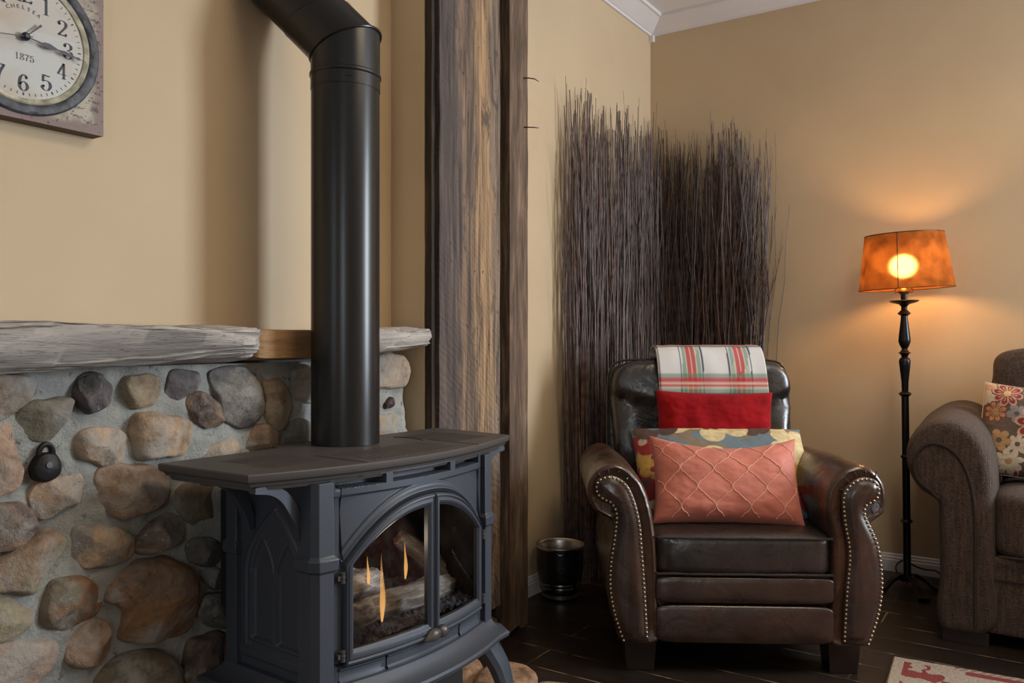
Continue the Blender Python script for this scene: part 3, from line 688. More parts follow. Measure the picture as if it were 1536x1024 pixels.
# raised grille ribs and inlay lines on the top
mb = MB()
for x0, x1, y0, y1, n in [(-.33, -.20, .03, .20, 12), (-.12, .14, -.045, .09, 16), (.20, .34, .02, .20, 12)]:
    for k in range(n):
        x = x0+(x1-x0)*k/(n-1); P = [(x+.006*math.sin((y0+(y1-y0)*q/8)*60), y0+(y1-y0)*q/8, .7461) for q in range(9)]
        mb.tube(P, .0014, 5)
sb(mb, 'top_ribs', M['iron_top'])
mb = MB()
for x in (-.165, .20):
    mb.box((x, -.062, .7455), (x+.0025, .10, .7472))
mb.tube([(.165+.03*math.cos(a), .155+.06*math.sin(a), .7465) for a in [-1.2+.2*k for k in range(12)]], .0018, 5)
sb(mb, 'top_seams', M['black'])
# corner posts
for s in (-1, 1):
    P = [(-.285, .012), (-.285, -.028), (-.276, -.044), (-.243, -.050), (-.243, .012)]
    if s > 0: P = [(-x, y) for x, y in reversed(P)]
    mb = MB(); mb.loft([loopz(P, .27), loopz(P, .536), loopz(offset_poly(P, .006), .540), loopz(offset_poly(P, .007), .562), loopz(offset_poly(P, .001), .568), loopz(offset_poly(P, -.001), .715)])
    sb(mb, 'corner_post', M['iron'], ang=20, bevel=.0015)
    P = [(-.284, .255), (-.284, .218), (-.262, .218), (-.262, .255)]
    if s > 0: P = [(-x, y) for x, y in reversed(P)]
    mb = MB(); mb.loft([loopz(P, .27), loopz(P, .536), loopz(offset_poly(P, .005), .540), loopz(offset_poly(P, .005), .562), loopz(P, .566), loopz(P, .715)])
    sb(mb, 'rear_post', M['iron'], ang=20, bevel=.0015)
# side panels with twin gothic lights
def gothic(y, z):
    # returns relief (outwards +)
    c = .101; w = abs(y-c); d = 0
    # large pointed arch ridge
    t = max(0, min(1, (z-.50)/.145)); half = .098*(1-t**1.9) if z > .50 else .098
    e = abs(w-half)
    if .345 < z < .65: d += .004*math.exp(-(e/.0045)**2)+.002*math.exp(-((w-half+.012)/.003)**2)
    for cc_ in (c-.042, c+.042):
        ww = abs(y-cc_); t = max(0, min(1, (z-.505)/.075)); h2 = .034*(1-t**1.8) if z > .505 else .034
        q = min(h2-ww, z-.365) if z < .58 else -1
        d -= .007*sstep(0, .004, q)
        if -.008 < q < 0: d += .0025
    if z < .345: d += .003*sstep(.343, .338, z)-.003*sstep(.325, .320, z)
    return d
for s in (-1, 1):
    mb = MB(); mb.grid(lambda u, v: (s*(.272+gothic(.010+u*.21, .275+v*.44)), .010+u*.21, .275+v*.44), 106, 200)
    sb(mb, 'side_panel', M['iron'], ang=60, weld=False)
# rear duct box and back
mb = MB(); mb.box((-.262, .235, .285), (.262, .252, .712)); sb(mb, 'back_panel', M['black'], smooth=False)
mb = MB(); mb.box((-.268, .252, .405), (.268, .300, .668)); sb(mb, 'rear_duct', M['black'], smooth=False, bevel=.003)
# fixed front with slots and spandrels
XM = .004; HO = .224
def arch(x, w=HO, z0=.543, h=.117): t = min(1, abs(x-XM)/w); return z0+h*(1-t**2.3)
SL = [(-.232, -.114), (-.094, .090), (.112, .226)]
def fr_off(x, z):
    d = 0
    for a, b_ in SL:
        q = min(x-a, b_-x, z-.6985, .7185-z); d -= .035*sstep(0, .0012, q)
    a_ = arch(x); e = z-a_
    if abs(x-XM) < HO+.004:
        q = min(.684-z, e-.024, .232-abs(x)); d -= .005*sstep(0, .004, q)
        d += .006*math.exp(-((e-.008)/.005)**2)
    return d
mb = MB(); nx = 250
mb.grid(lambda u, v: (lambda x: (lambda z0: (lambda z: (x, -(vb(x)+fr_off(x, z)), z))(z0+(.722-z0)*v))(arch(x) if abs(x-XM) < HO else .30))(-.244+.488*u), nx, 110)
mb.grid(lambda u, v: (lambda x: (x, -(vb(x)-.002), .29+.048*v))(-.244+.488*u), 60, 4)
# lower raised panels
sb(mb, 'front_panel', M['iron'], ang=50)
mb = MB()
for a, b_ in [(-.225, -.120), (-.112, .120), (.128, .225)]:
    for (x0, x1, z0, z1, h) in [(a, b_, .302, .334, .004)]:
        P = [(x0+(x1-x0)*k/20) for k in range(21)]
        mb.loft([[(x, -(vb(x)+o), z) for x in P] for o, z in [(0, z0), (h, z0+.001), (h, z0+.005), (0.0006, z0+.009), (.0006, z1-.007), (h, z1-.004), (h, z1-.001), (0, z1)]], cap=False, closed=False)
sb(mb, 'lower_panel', M['iron'], ang=40)
# doors
def door_loop(x0, x1, zb_, aw, az, ah, inner):
    # left->right along the bottom, up, back along the arch, down. fixed counts
    P = []; nb, ns, na = 20, 12, 36
    for k in range(nb): P.append((x0+(x1-x0)*k/nb, zb_))
    zr = arch(x1, aw, az, ah); zl = arch(x0, aw, az, ah)
    for k in range(ns): P.append((x1, zb_+(zr-zb_)*k/ns))
    for k in range(na): x = x1+(x0-x1)*k/na; P.append((x, arch(x, aw, az, ah)))
    for k in range(ns): P.append((x0, zl+(zb_-zl)*k/ns))
    return P
for nm, ox0, ox1, ix0, ix1 in [('L', XM-.222, .0195, XM-.202, .0005), ('R', .0215, XM+.222, .0375, XM+.202)]:
    d_ = [door_loop(ox0, ox1, .337, .2225, .5425, .1155, False), door_loop(ix0, ix1, .369, .2030, .541, .090, True)]
    mb = MB(); loops = []
    for s, o in [(0, -.006), (0, .009), (.10, .013), (.22, .0145), (.32, .0115), (.42, .0135), (.62, .0140), (.78, .0125), (.9, .009), (1, .007), (1, -.004)]:
        loops.append([((a[0]*(1-s)+b_[0]*s), -(vb(a[0]*(1-s)+b_[0]*s)+o), a[1]*(1-s)+b_[1]*s) for a, b_ in zip(*d_)])
    mb.loft(loops, cap=False)
    dr = sb(mb, 'door', M['iron'], ang=24)
    mb = MB(); mb.grid(lambda u, v: (lambda x: (x, -(vb(x)+.004), .366+(arch(x, .2035, .541, .092)-.366)*v))(ix0-.002+(ix1-ix0+.004)*u), 24, 12)
    sb(mb, 'glass', M['glass'], parent=dr)
    # teardrop handle
    hx = .004 if nm == 'L' else .037; sgn = -1 if nm == 'L' else 1
    def hf(p, q, sgn=sgn, hx=hx):
        tt = max(0, p.x*sgn); return Vector((q.x, q.y*(1-.5*tt), q.z*(1-.72*tt**.8)-.006*tt))
    mb = MB(); mb.superbox((hx-.003*sgn*-1, -(vb(hx)+.020), .347), (.026 if nm == 'L' else .021, .012, .0145), .85, 28, 16, hf)
    sb(mb, 'door_handle', M['iron_worn'], parent=dr)
    # hinges and rod
    xh = XM+(-.229 if nm == 'L' else .229)
    for z in (.362, .520):
        mb = MB(); mb.lathe([(0, -.011), (.006, -.011), (.007, -.009), (.0055, -.008), (.0055, -.001), (.007, 0), (.007, .002), (.0055, .003), (.0055, .008), (.007, .010), (.004, .012), (0, .012)], 14, (xh, -(vb(xh)+.012), z))
        mb.box((min(xh, xh-sgn*-0.012), -(vb(xh)+.013), z-.004), (max(xh, xh-sgn*-0.012)+.0001, -(vb(xh)+.006), z+.005))
        sb(mb, 'hinge', M['iron_worn'], parent=dr)
# firebox shell
mb = MB(); bx = [(-.232, -.020), (.232, -.020), (.232, .215), (-.232, .215)]
for quad in [((-.232, -.02), (-.16, .205)), ((-.16, .205), (.16, .205)), ((.16, .205), (.232, -.02))]:
    (xa, ya), (xb, yb) = quad
    mb.add([(xa, ya, .34), (xb, yb, .34), (xb, yb, .685), (xa, ya, .685)], [(0, 1, 2, 3)])
for z in (.345, .684): mb.add([(-.24, -.055, z), (.24, -.055, z), (.16, .205, z), (-.16, .205, z)], [(0, 1, 2, 3)])
sb(mb, 'firebox', M['firebox'], smooth=False)
# base moulding
BP = [(-.282, .255), (-.282, -.026), (-.272, -.042)]+[(x, -vb(x)-.008) for x in [-.243+.486*k/24 for k in range(25)]]+[(.272, -.042), (.282, -.026), (.282, .255)]
mb = MB(); mb.loft([loopz(offset_poly(BP, d), z) for d, z in [(-.02, .305), (.001, .302), (.004, .299), (.010, .289), (.022, .279), (.034, .274), (.041, .272), (.045, .267), (.043, .259), (.035, .254), (-.02, .252)]])
sb(mb, 'base_moulding', M['iron'], ang=28)
mb = MB(); mb.box((-.20, -.045, .165), (.165, .20, .255)); sb(mb, 'control_box', M['black'], smooth=False, bevel=.004)
# legs
for sx in (-1, 1):
    for y0, sy in ((-.035, -1), (.20, 1)):
        P = [(sx*.245, y0, .262), (sx*.262, y0+sy*.006, .235), (sx*.288, y0+sy*.020, .185), (sx*.300, y0+sy*.030, .140), (sx*.310, y0+sy*.038, .100), (sx*.326, y0+sy*.046, HZ+.006)]
        P = catmull(P, 5); mb = MB(); loops = []
        for i, p in enumerate(P):
            t = i/(len(P)-1); w = .026*(1-t)**.8+.012+.006*max(0, t-.85)/.15; h = .7*w
            z = p.z if i < len(P)-1 else HZ+.0005
            loops.append([(p.x+a*w, p.y+b_*h, z) for a, b_ in [(-1, -.6), (-.5, -1), (.5, -1), (1, -.6), (1, .6), (.5, 1), (-.5, 1), (-1, .6)]])
        mb.loft(loops); sb(mb, 'leg', M['iron'], ang=30)
# shelf brackets
for sx in (-1, 1):
    for y in (.012, .175):
        P = catmull([(sx*.281, 0, .598), (sx*.284, 0, .622), (sx*.298, 0, .655), (sx*.322, 0, .690), (sx*.352, 0, .708), (sx*.392, 0, .713)], 5)
        mb = MB(); loops = []
        for i, p in enumerate(P):
            t = i/(len(P)-1); h = .010; d = .006+.006*math.sin(PI*t)
            q = (P[min(i+1, len(P)-1)]-P[max(i-1, 0)]).normalized(); nx_, nz_ = -q.z, q.x
            loops.append([(p.x+nx_*d*a, y+b_*h, p.z+nz_*d*a) for a, b_ in [(-1, -1), (1, -1), (1, 1), (-1, 1)]])
        mb.loft(loops); sb(mb, 'shelf_bracket', M['iron'], ang=30, bevel=.001)
# gas valve handle at the rear left
P = catmull([Lp(332, 955, .285), Lp(331, 975, .285), Lp(334, 1000, .285), Lp(337, 1024, .285), Lp(344, 1060, .26), (-.20, .20, .20)], 5)
mb = MB(); mb.tube(P, .0055, 8); sb(mb, 'gas_hose', M['black'])

# ---- logs, embers, flame and stand-in reflections
def wood_log(name, label, a, b_, r0, r1, seed, knots=.34, group='ceramic logs in the stove'):
    A = W(*a); B = W(*b_); ax = (B-A); Ln = ax.length; ax.normalize()
    u = ax.cross(Vector((0, 0, 1))).normalized(); v = ax.cross(u)
    c = (A+B)/2; loops = []
    n = 34
    for i in range(n+1):
        t = i/n; s = r0+(r1-r0)*t; e = min(t, 1-t)*Ln
        if e < .006: s *= .86+.14*e/.006
        L = []
        for k in range(28):
            th = k*2*PI/28; nn = noise.fractal(Vector((math.cos(th)*1.6+seed, math.sin(th)*1.6, t*3+seed)), 1., 2., 4); rg = abs(noise.noise(Vector((math.cos(th)*5, math.sin(th)*5, t*1.8+seed))))
            rr_ = s*(1+knots*nn-.16*rg)
            L.append(tuple(Vector((u*math.cos(th)+v*math.sin(th))*rr_+ax*(t-.5)*Ln+ax*.004*N3(k, seed, t*(t > .98 or t < .02)))))
        loops.append(L)
    # store in a local frame whose z runs along the log
    R_ = Matrix((u, v, ax)).transposed().to_4x4(); Ri = R_.inverted()
    mb = MB(); mb.loft(loops, cap=False); mb.xf(Ri)
    o = build(mb, name, M['log'], ang=70); o.matrix_world = Matrix.Translation(c) @ R_
    for q, nm in ((0, 'cut_end'), (-1, 'cut_end')):
        L = [Ri @ Vector(p) for p in loops[q]]; cc_ = sum(L, Vector())/len(L); mb = MB()
        mb.loft([[tuple(cc_+(p-cc_)*s+Vector((0, 0, (.003*N3(p.x*400*s, p.y*400*s, seed))*(s < .95)+(-1 if q == 0 else 1)*.002*(s < .9)))) for p in L] for s in (1, .85, .65, .4, .2, .02)], cap=False)
        build(mb, nm, M['logend'], o, ang=80)
    return tag(o, label, 'log', group)
wood_log('fire_log', 'short stubby log end at the left edge of the stove glass', (-.205, .012, .400), Lp(556, 915, -.008), .022, .030, 2.)
wood_log('fire_log', 'thick dark log lying at the back left of the firebox', (-.19, .10, .445), (.02, .115, .425), .046, .040, 5.)
wood_log('fire_log', 'knotty front log lying across the embers by the door split', (-.115, .015, .405), Lp(672, 876, .03), .024, .034, 9.)
wood_log('fire_log', 'upper log leaning from back left down to the right behind the glass', Lp(598, 806, .115), Lp(700, 880, .045), .022, .030, 14.)
mb = MB()
def ember(u, v):
    x = -.222+.444*u; y = -.045+.24*v; x *= 1-.25*v
    if y < -(vb(x)-.012): y = -(vb(x)-.012)
    n = noise.fractal(Vector((x*42, y*42, 3)), 1., 2., 4); h = .016+.020*abs(n)+.022*sstep(-.04, .08, y)
    return (x, y, .3460+h)
mb.grid(ember, 150, 80); V = [W(*p) for p in mb.v]; m2_ = MB(); m2_.add(V, mb.f)
e_ = single('ember_bed', m2_, M['coal'], 'dark grey ceramic ember bed under the logs in the stove', 'embers', weld=False); e_['kind'] = 'stuff'
rc = random.Random(8)
def flame(label, x, y, z, h, r):  # also shapes the glows that stand in for reflections
    mb = MB(); loops = []
    for i in range(15):
        t = i/14; rad = r*(math.sin(PI*min(1, t*1.25+.08)) if t < .34 else (1-(t-.34)/.66)**1.1*1.0)+.0004
        loops.append([(rad*math.cos(k*PI/8)+.002*math.sin(t*5), rad*.6*math.sin(k*PI/8), t*h) for k in range(16)])
    mb.loft(loops); o = build(mb, 'flame', M['flame']); o.location = W(x, y, z); o.rotation_euler = (0, 0, SRZ)
    return tag(o, label, 'flame')
fx, fy, fz = Lp(573, 932, -.02)
flame('thin upright flame in front of the left logs', fx, fy, fz, .150, .0085)
fx, fy, fz = Lp(608, 868, .075); flame('glowing shape added for a warm reflection behind the knotty front log', fx, fy, fz, .09, .006)  # no second flame: added glow standing in for a reflection
fx, fy, fz = Lp(552, 880, .07); flame('faint glowing shape added for a warm reflection at the far left', fx, fy, fz, .07, .005)  # another added glow in place of a warm reflection

# ================================================================== STOVEPIPE
PX_, PY_, PR = -1.4531, 1.4565, .0834
pipe = thing('stovepipe', 'round satin black stovepipe rising from the stove and bending left', 'stovepipe', (PX_, PY_, .7465))
PW = pipe.location
n = 64; zM = 1.722; dirv = Vector((-.68, -.20, .705)).normalized()
def miter(r, z0):
    nrm = (Vector((0, 0, 1))+dirv).normalized(); L = []
    for k in range(n):
        a = k*2*PI/n; x, y = r*math.cos(a), r*math.sin(a); z = -(nrm.x*x+nrm.y*y)/nrm.z; L.append(Vector((PX_+x, PY_+y, z0+z)))
    return L
def circ(r, z): return [(PX_+r*math.cos(k*2*PI/n), PY_+r*math.sin(k*2*PI/n), z) for k in range(n)]
mb = MB(); mb.loft([circ(PR, .7475), circ(PR, 1.615)]); build(mb, 'lower_pipe', M['pipe'], pipe, world=PW, ang=30)
mb = MB(); mb.loft([circ(PR+.0012, 1.613), circ(PR+.0012, 1.643), circ(PR+.004, 1.646), circ(PR+.004, 1.652), circ(PR+.0008, 1.655)]+[miter(PR+.0008, zM)], cap=False)
build(mb, 'elbow_collar', M['pipe'], pipe, world=PW, ang=30)
mb = MB(); L = miter(PR+.0022, zM); mb.tube(L+[L[0], L[1]], .0036, 8, False); build(mb, 'elbow_bead', M['pipe'], pipe, world=PW)
L0 = miter(PR, zM); tw = (abs(PX_-XA)-.004)/abs(dirv.x)
mb = MB(); Lend = []
for p in L0:
    t = (p.x-(XA+.001))/abs(dirv.x); Lend.append(p+dirv*t)
mb.loft([L0, [p+dirv*.105 for p in L0], [p+dirv*.106+(p-Vector((PX_, PY_, zM)))*.008 for p in L0]], cap=False)
mb.loft([[p+dirv*.100 for p in miter(PR-.0012, zM)], Lend], cap=False)
build(mb, 'upper_pipe', M['pipe'], pipe, world=PW, ang=30)
mb = MB(); mb.tube([Vector((PX_+(PR+.0016)*math.cos(a), PY_+(PR+.0016)*math.sin(a), 1.628)) for a in [-.78+.015*k for k in range(14)]], .0012, 6)
build(mb, 'embossed_mark', M['pipe'], pipe, world=PW)
#PART4
# ================================================================== ARMCHAIR
CXC, CD = .690, 2.425
CL = (FX*CD+RX*CXC, FY*CD+RY*CXC); CR = TH-.044
chair = thing('armchair', 'dark brown leather recliner armchair with rolled nailhead arms, in the corner', 'armchair', (CL[0], CL[1], 0), CR)
CM = Matrix.Translation((CL[0], CL[1], 0)) @ Matrix.Rotation(CR, 4, 'Z')
def shf(z): return .025*sstep(.38, .56, z)
AP = [(-.248,.098),(-.248,.18),(-.249,.265),(-.252,.36),(-.258,.43),(-.270,.50),(-.290,.56),(-.322,.604),(-.362,.629),(-.402,.628),(-.436,.606),(-.457,.568),(-.456,.524),(-.438,.490),(-.410,.472),(-.388,.458),(-.381,.430),(-.386,.37),(-.396,.31),(-.399,.25),(-.391,.19),(-.375,.14),(-.355,.098)]
NP_ = [(-.353,.107),(-.368,.15),(-.381,.195),(-.391,.26),(-.390,.33),(-.380,.40),(-.374,.45),(-.374,.487),(-.388,.514),(-.411,.526),(-.428,.540),(-.433,.562),(-.424,.583),(-.392,.592),(-.357,.578),(-.331,.54),(-.309,.465),(-.300,.373),(-.292,.26),(-.2837,.112)]
def amap(s, x, z): x = x-.005+shf(z); return (x if s < 0 else -x)-shf(z), z
nail_me = None; nails = []
for s in (-1, 1):
    base = [amap(s, x, z) for x, z in AP]
    cm_ = catmull([(a, b_, 0) for a, b_ in base], 4, True); P = [(p.x, p.y) for p in cm_]
    if sum(P[i-1][0]*P[i][1]-P[i][0]*P[i-1][1] for i in range(len(P))) < 0: P = P[::-1]
    mb = MB(); loops = []
    def lp(d, y, sag=0):
        Q = offset_poly(P, d); out = []
        for (x, z) in Q:
            rr_ = .0016*math.sin(z*190+x*60)*(d < -.004) if z > .45 else 0
            out.append((x, y, max(.097, z)+rr_-(.02*sstep(.2, .7, y) if z > .45 else 0)))
        return out
    for d, y in [(-.020, .000), (-.012, -.006), (-.006, -.003), (-.002, .006), (0, .02), (.001, .10), (.001, .3), (0, .5), (-.002, .66), (-.012, .70), (-.03, .715)]: loops.append(lp(d, y))
    mb.loft(loops); arm = build(mb, 'arm', M['leather_warm'], chair, ang=50)
    # raised front facing
    q = [amap(s, x, z) for x, z in NP_]; c2_ = catmull([(a, b_, 0) for a, b_ in q], 5); c2_ = [(p.x, p.y) for p in c2_]
    pol = c2_ if sum(c2_[i-1][0]*c2_[i][1]-c2_[i][0]*c2_[i-1][1] for i in range(len(c2_))) > 0 else c2_[::-1]
    mb = MB(); mb.loft([[(x, y, z) for x, z in offset_poly(pol, d)] for d, y in [(.006, -.001), (.006, -.008), (.003, -.011), (-.004, -.013), (-.011, -.0175), (-.017, -.0205), (-.023, -.0222)]])
    build(mb, 'arm_front', M['leather'], arm, ang=50)
    # pleats in the gathered scroll leather
    mb = MB()
    for k in range(10):
        a = -2.5+k*.52; cx_, cz_ = amap(s, -.392, .552); ca, sa = math.cos(a), math.sin(a)
        if s > 0: ca = -ca
        mb.tube([(cx_+ca*r, y, cz_+sa*r) for r, y in [(.050, -.006), (.060, -.0068), (.068, -.001), (.074, .012)]], [.0014, .0022, .0022, .001], 5)
    build(mb, 'pleats', M['leather'], arm)
    # nail heads
    acc = 0; last = None; step = .0132
    cp = [Vector((x, 0, z)) for x, z in c2_]; d = 0
    for i in range(len(cp)-1):
        seg = (cp[i+1]-cp[i]).length
        while d < seg:
            p = cp[i]+(cp[i+1]-cp[i])*(d/seg); nails.append((p.x, -.0135, p.z, arm)); d += step
        d -= seg
    # welt along the rolled edge and down the inner side
    mb = MB(); mb.tube([(x, .000, z) for x, z in offset_poly(P, -.0135)[8:80]], .0035, 6); build(mb, 'welt', M['leather'], arm)
    lg = MB(); x0, x1 = (.262, .345)
    lg.loft([[(s*(a), y, z) for a, y in ((x0-.004*k, .035-.004*k), (x1+.004*k, .035-.004*k), (x1+.004*k, .11+.004*k), (x0-.004*k, .11+.004*k))] for k, z in ((0, 0), (1, .05), (2, .10))])
    build(lg, 'leg', M['chairleg'], chair, smooth=False, bevel=.003)
    lg = MB(); lg.box((min(s*.26, s*.34), .60, 0), (max(s*.26, s*.34), .68, .10)); build(lg, 'leg', M['chairleg'], chair, smooth=False, bevel=.003)
hm = MB(); hm.loft([[(r*math.cos(k*PI/5), y, r*math.sin(k*PI/5)) for k in range(10)] for r, y in [(.0041, .002), (.0041, 0), (.0032, -.0016), (.0014, -.0026)]])
nails.sort(key=lambda q: -q[2]); first = None
for q in nails[:100]:
    if first is None: first = build(hm, 'nailhead', M['brass'], q[3]); o = first
    else: o = first.copy(); COL.objects.link(o); o.parent = q[3]
    o.location = q[:3]
for arm in {q[3] for q in nails}:
    mb = MB()
    for q in nails[100:]:
        if q[3] is arm: mb.add([(v[0]+q[0], v[1]+q[1], v[2]+q[2]) for v in hm.v], hm.f)
    o = build(mb, 'nailheads', M['brass'], arm, weld=False); o['kind'] = 'stuff'
mb = MB(); mb.box((-.262, .03, .10), (.262, .70, .30)); build(mb, 'seat_base', M['leather_black'], chair, smooth=False, bevel=.01)
for z0, z1, h in ((.100, .213, .022), (.219, .298, .022)):
    mb = MB(); mb.superbox((0, .012, (z0+z1)/2), (.262, h, (z1-z0)/2), .22, 96, 28, lambda p, q: Vector((q.x, q.y*(1+.25*math.cos(p.z*1.4))+.0016*N3(q.x*14, q.z*20, z0*9), q.z)))
    build(mb, 'footrest_panel', M['leather'], chair, ang=70)
def cush(p, q):
    wr = .0035*noise.fractal(Vector((q.x*12, q.y*8, q.z*22)), 1., 2., 3)*(1.2 if p.y < -.5 else .5)
    dome = .010*(1-p.x**2)*(1-p.y**2)*(p.z > 0)
    return Vector((q.x, q.y+wr-.010*(p.y < -.4)*(1-abs(p.z)), q.z+dome+wr*.5))
mb = MB(); mb.superbox((-.003, .285, .362), (.268, .295, .064), .20, 120, 40, cush)
seat = build(mb, 'seat_cushion', M['leather_black'], chair, ang=75)
for z in (.414, .307):
    mb = MB(); P = [(x, -.010-.003*math.cos(x*4), z+.0012*N3(x*15, z, 3)) for x in [-.255+.51*k/30 for k in range(31)]]
    P = [(-.2665, .12, z), (-.2665, .02, z), (-.263, -.002, z)]+P+[(.257, -.002, z), (.2605, .02, z), (.2605, .12, z)]
    mb.tube(P, .0038, 6); build(mb, 'seat_welt', M['leather_black'], seat)
# back
def bk(p, q):
    cr = .785-.11*(1-abs(p.x))**.9-.665         # crease height relative to centre
    v = math.exp(-((q.z-cr)/.022)**2)*(p.y < 0)*min(1, 1.6*abs(p.x)+.2)
    wr = .004*noise.fractal(Vector((q.x*7+3, q.z*7, 2)), 1., 2., 3)
    side = .012*math.sin((q.z)*10)*abs(p.x)**3
    return Vector((q.x*(1-.05*max(0, -p.z))+side*math.copysign(1, q.x)*.6, q.y+.030*v+wr*(p.y < 0)-.018*(p.y < 0)*math.cos(p.x*1.5)*(1-abs(p.z)), q.z))
mb = MB(); mb.superbox((.004, .735, .665), (.338, .085, .262), .30, 140, 90, bk)
T = Matrix.Translation((0, .70, .40)) @ Matrix.Rotation(-.08, 4, 'X') @ Matrix.Translation((0, -.70, -.40))
mb.xf(T); back = build(mb, 'back_cushion', M['leather_black'], chair, ang=75)
mb = MB(); mb.superbox((.004, .795, .555), (.352, .045, .365), .22, 80, 40); mb.xf(T); build(mb, 'back_shell', M['leather_black'], chair, ang=75)
mb = MB()
P = catmull([(-.346, .755, .40), (-.350, .755, .60), (-.348, .755, .80), (-.338, .755, .885), (-.30, .755, .922), (-.2, .755, .930), (0, .755, .934), (.2, .755, .930), (.31, .755, .922), (.346, .755, .885), (.356, .755, .80), (.358, .755, .60), (.352, .755, .40)], 6)
mb.tube(P, .0045, 7); mb.xf(T); build(mb, 'back_welt', M['leather_black'], chair)

# ---- cushions
def flower(u, v, fl):
    """fl: (cx,cy,R,n,rot,petal,edge,centre)"""
    cx, cy, R, n, rot, pc, ec, cc_ = fl; dx, dy = u-cx, v-cy; r = math.hypot(dx, dy)
    if r > R: return None
    a = math.atan2(dy, dx)+rot; lim = R*(.50+.50*abs(math.cos(a*n/2))**.55)
    if r > lim: return None
    if r < R*.24: return cc_
    if ec and (r > lim-R*.13): return ec
    l2 = abs(math.cos(a*n/2))
    if ec and l2 < .42: return ec
    if ec and R*.30 < r < R*.62 and l2 > .965: return ec
    return pc
def pillow(name, label, loc, w, h, t, tilt, roll, material, paint=None, pinch=.06, nu=90, nv=60, cat='cushion', wr=.004, base=None, group=None, seed=0, sag=0, rz=None):
    Mx = (CM if base is None else base) @ Matrix.Translation(loc) @ Matrix.Rotation(-tilt, 4, 'X') @ Matrix.Rotation(roll, 4, 'Y')
    def pt(u, v, side):
        a, b_ = 2*u-1, 2*v-1
        x = a*w/2*(1-pinch*(1-b_*b_)*abs(a)**3); z = b_*h/2*(1-pinch*1.3*(1-a*a)*abs(b_)**3)
        th = t/2*((1-a**4)*(1-b_**4))**.55
        f = noise.fractal(Vector((a*2.3+seed, b_*2.3, side+seed)), 1., 2., 4); e = (abs(a)**2+abs(b_)**2)/2
        y = side*(th+wr*f*(1-min(1, max(abs(a), abs(b_))**8))*(1+2*e))
        z -= sag*(1-a*a)*max(0, b_)
        return (x, y, z)
    mb = MB(); mb.grid(lambda u, v: pt(u, v, -1), nu, nv); mb.grid(lambda u, v: pt(u, v, 1), nu, nv)
    col = None
    if paint:
        col = []
        for side in (0, 1):
            for j in range(nv):
                for i in range(nu): c = paint(i/(nu-1)*w, j/(nv-1)*h); col.append((*c, 1))
    o = build(mb, name, material, col=col, weld=(paint is None), ang=80); o.matrix_world = Mx
    return tag(o, label, cat, group), pt
# coral cushion with corded trellis
cw, ch = .470, .290
coral, cpt = pillow('cushion', 'coral pink lumbar cushion with a raised cord lattice, frontmost on the armchair', (-.020, .168, .555), cw, ch, .135, .46, .018, M['coral'], nu=120, nv=80, seed=3, sag=.034)
mb = MB()
for j in range(-1, 10):
    base_ = (j-.05)*.0530+.006; sg = 1 if j % 2 else -1; P = []
    for k in range(81):
        z = .012+(ch-.024)*k/80; ph = (z/.062+.30) % 2; tri = 1-2*abs(ph-1)
        s_ = math.sin(tri*PI/2); nt_ = .17*math.exp(-((abs(tri)-.30)/.10)**2)*(-1 if tri > 0 else 1)
        x = base_+sg*.0255*(s_+nt_)
        if x < .008 or x > cw-.008:
            if len(P) > 2: mb.tube(P, .0017, 5)
            P = []; continue
        q = cpt(x/cw, z/ch, -1); P.append((q[0], q[1]-.0006, q[2]))
    if len(P) > 2: mb.tube(P, .0017, 5)
build(mb, 'cord_lattice', M['cord'], coral)
CREAM = (.62, .50, .27); TEAL = (.12, .165, .19); DKB = (.085, .045, .035); RED = (.24, .012, .014); MUS = (.42, .24, .05); GRB = (.20, .15, .10); BEI = (.42, .33, .24)
FB = [(.08, .38, .085, 3, .3, DKB, None, TEAL), (.03, .30, .07, 3, 1., RED, None, BEI), (.27, .405, .055, 8, .2, RED, None, MUS), (.30, .40, .12, 5, .6, CREAM, None, RED), (.47, .41, .08, 3, 2.2, DKB, None, CREAM), (.43, .36, .05, 3, .2, DKB, None, DKB),
      (.055, .17, .05, 2, .5, MUS, None, RED), (.07, .22, .075, 4, .1, MUS, None, RED), (.02, .12, .08, 3, .9, RED, None, DKB), (.10, .10, .10, 5, .9, CREAM, None, MUS), (.55, .28, .09, 5, .2, CREAM, None, CREAM), (.555, .15, .06, 4, .7, MUS, None, RED), (.56, .08, .075, 4, .3, RED, None, MUS), (.40, .10, .1, 5, .1, RED, None, CREAM), (.24, .14, .12, 5, .4, CREAM, None, MUS)]
def floralA(u, v):
    for fl in FB:
        c = flower(u, v, fl)
        if c: k = .88+.24*N3(u*60, v*60, 1); return tuple(x*k for x in c)
    g = N3(u*9, v*9, 4)
    return TEAL if g > -.02 else (CREAM if g < -.22 else GRB)
pillow('cushion', 'patterned cushion of cream, teal and dark red leaves, behind the coral one', (.014, .360, .552), .60, .385, .105, .84, 0, M['paint_fab'], floralA, nu=230, nv=170, seed=8, pinch=.03)
pillow('cushion', 'plain red velvet cushion leaning on the armchair back under the tartan blanket', (.032, .590, .668), .432, .290, .115, .20, .018, M['velvet'], nu=100, nv=70, seed=14, pinch=.05, wr=.006)

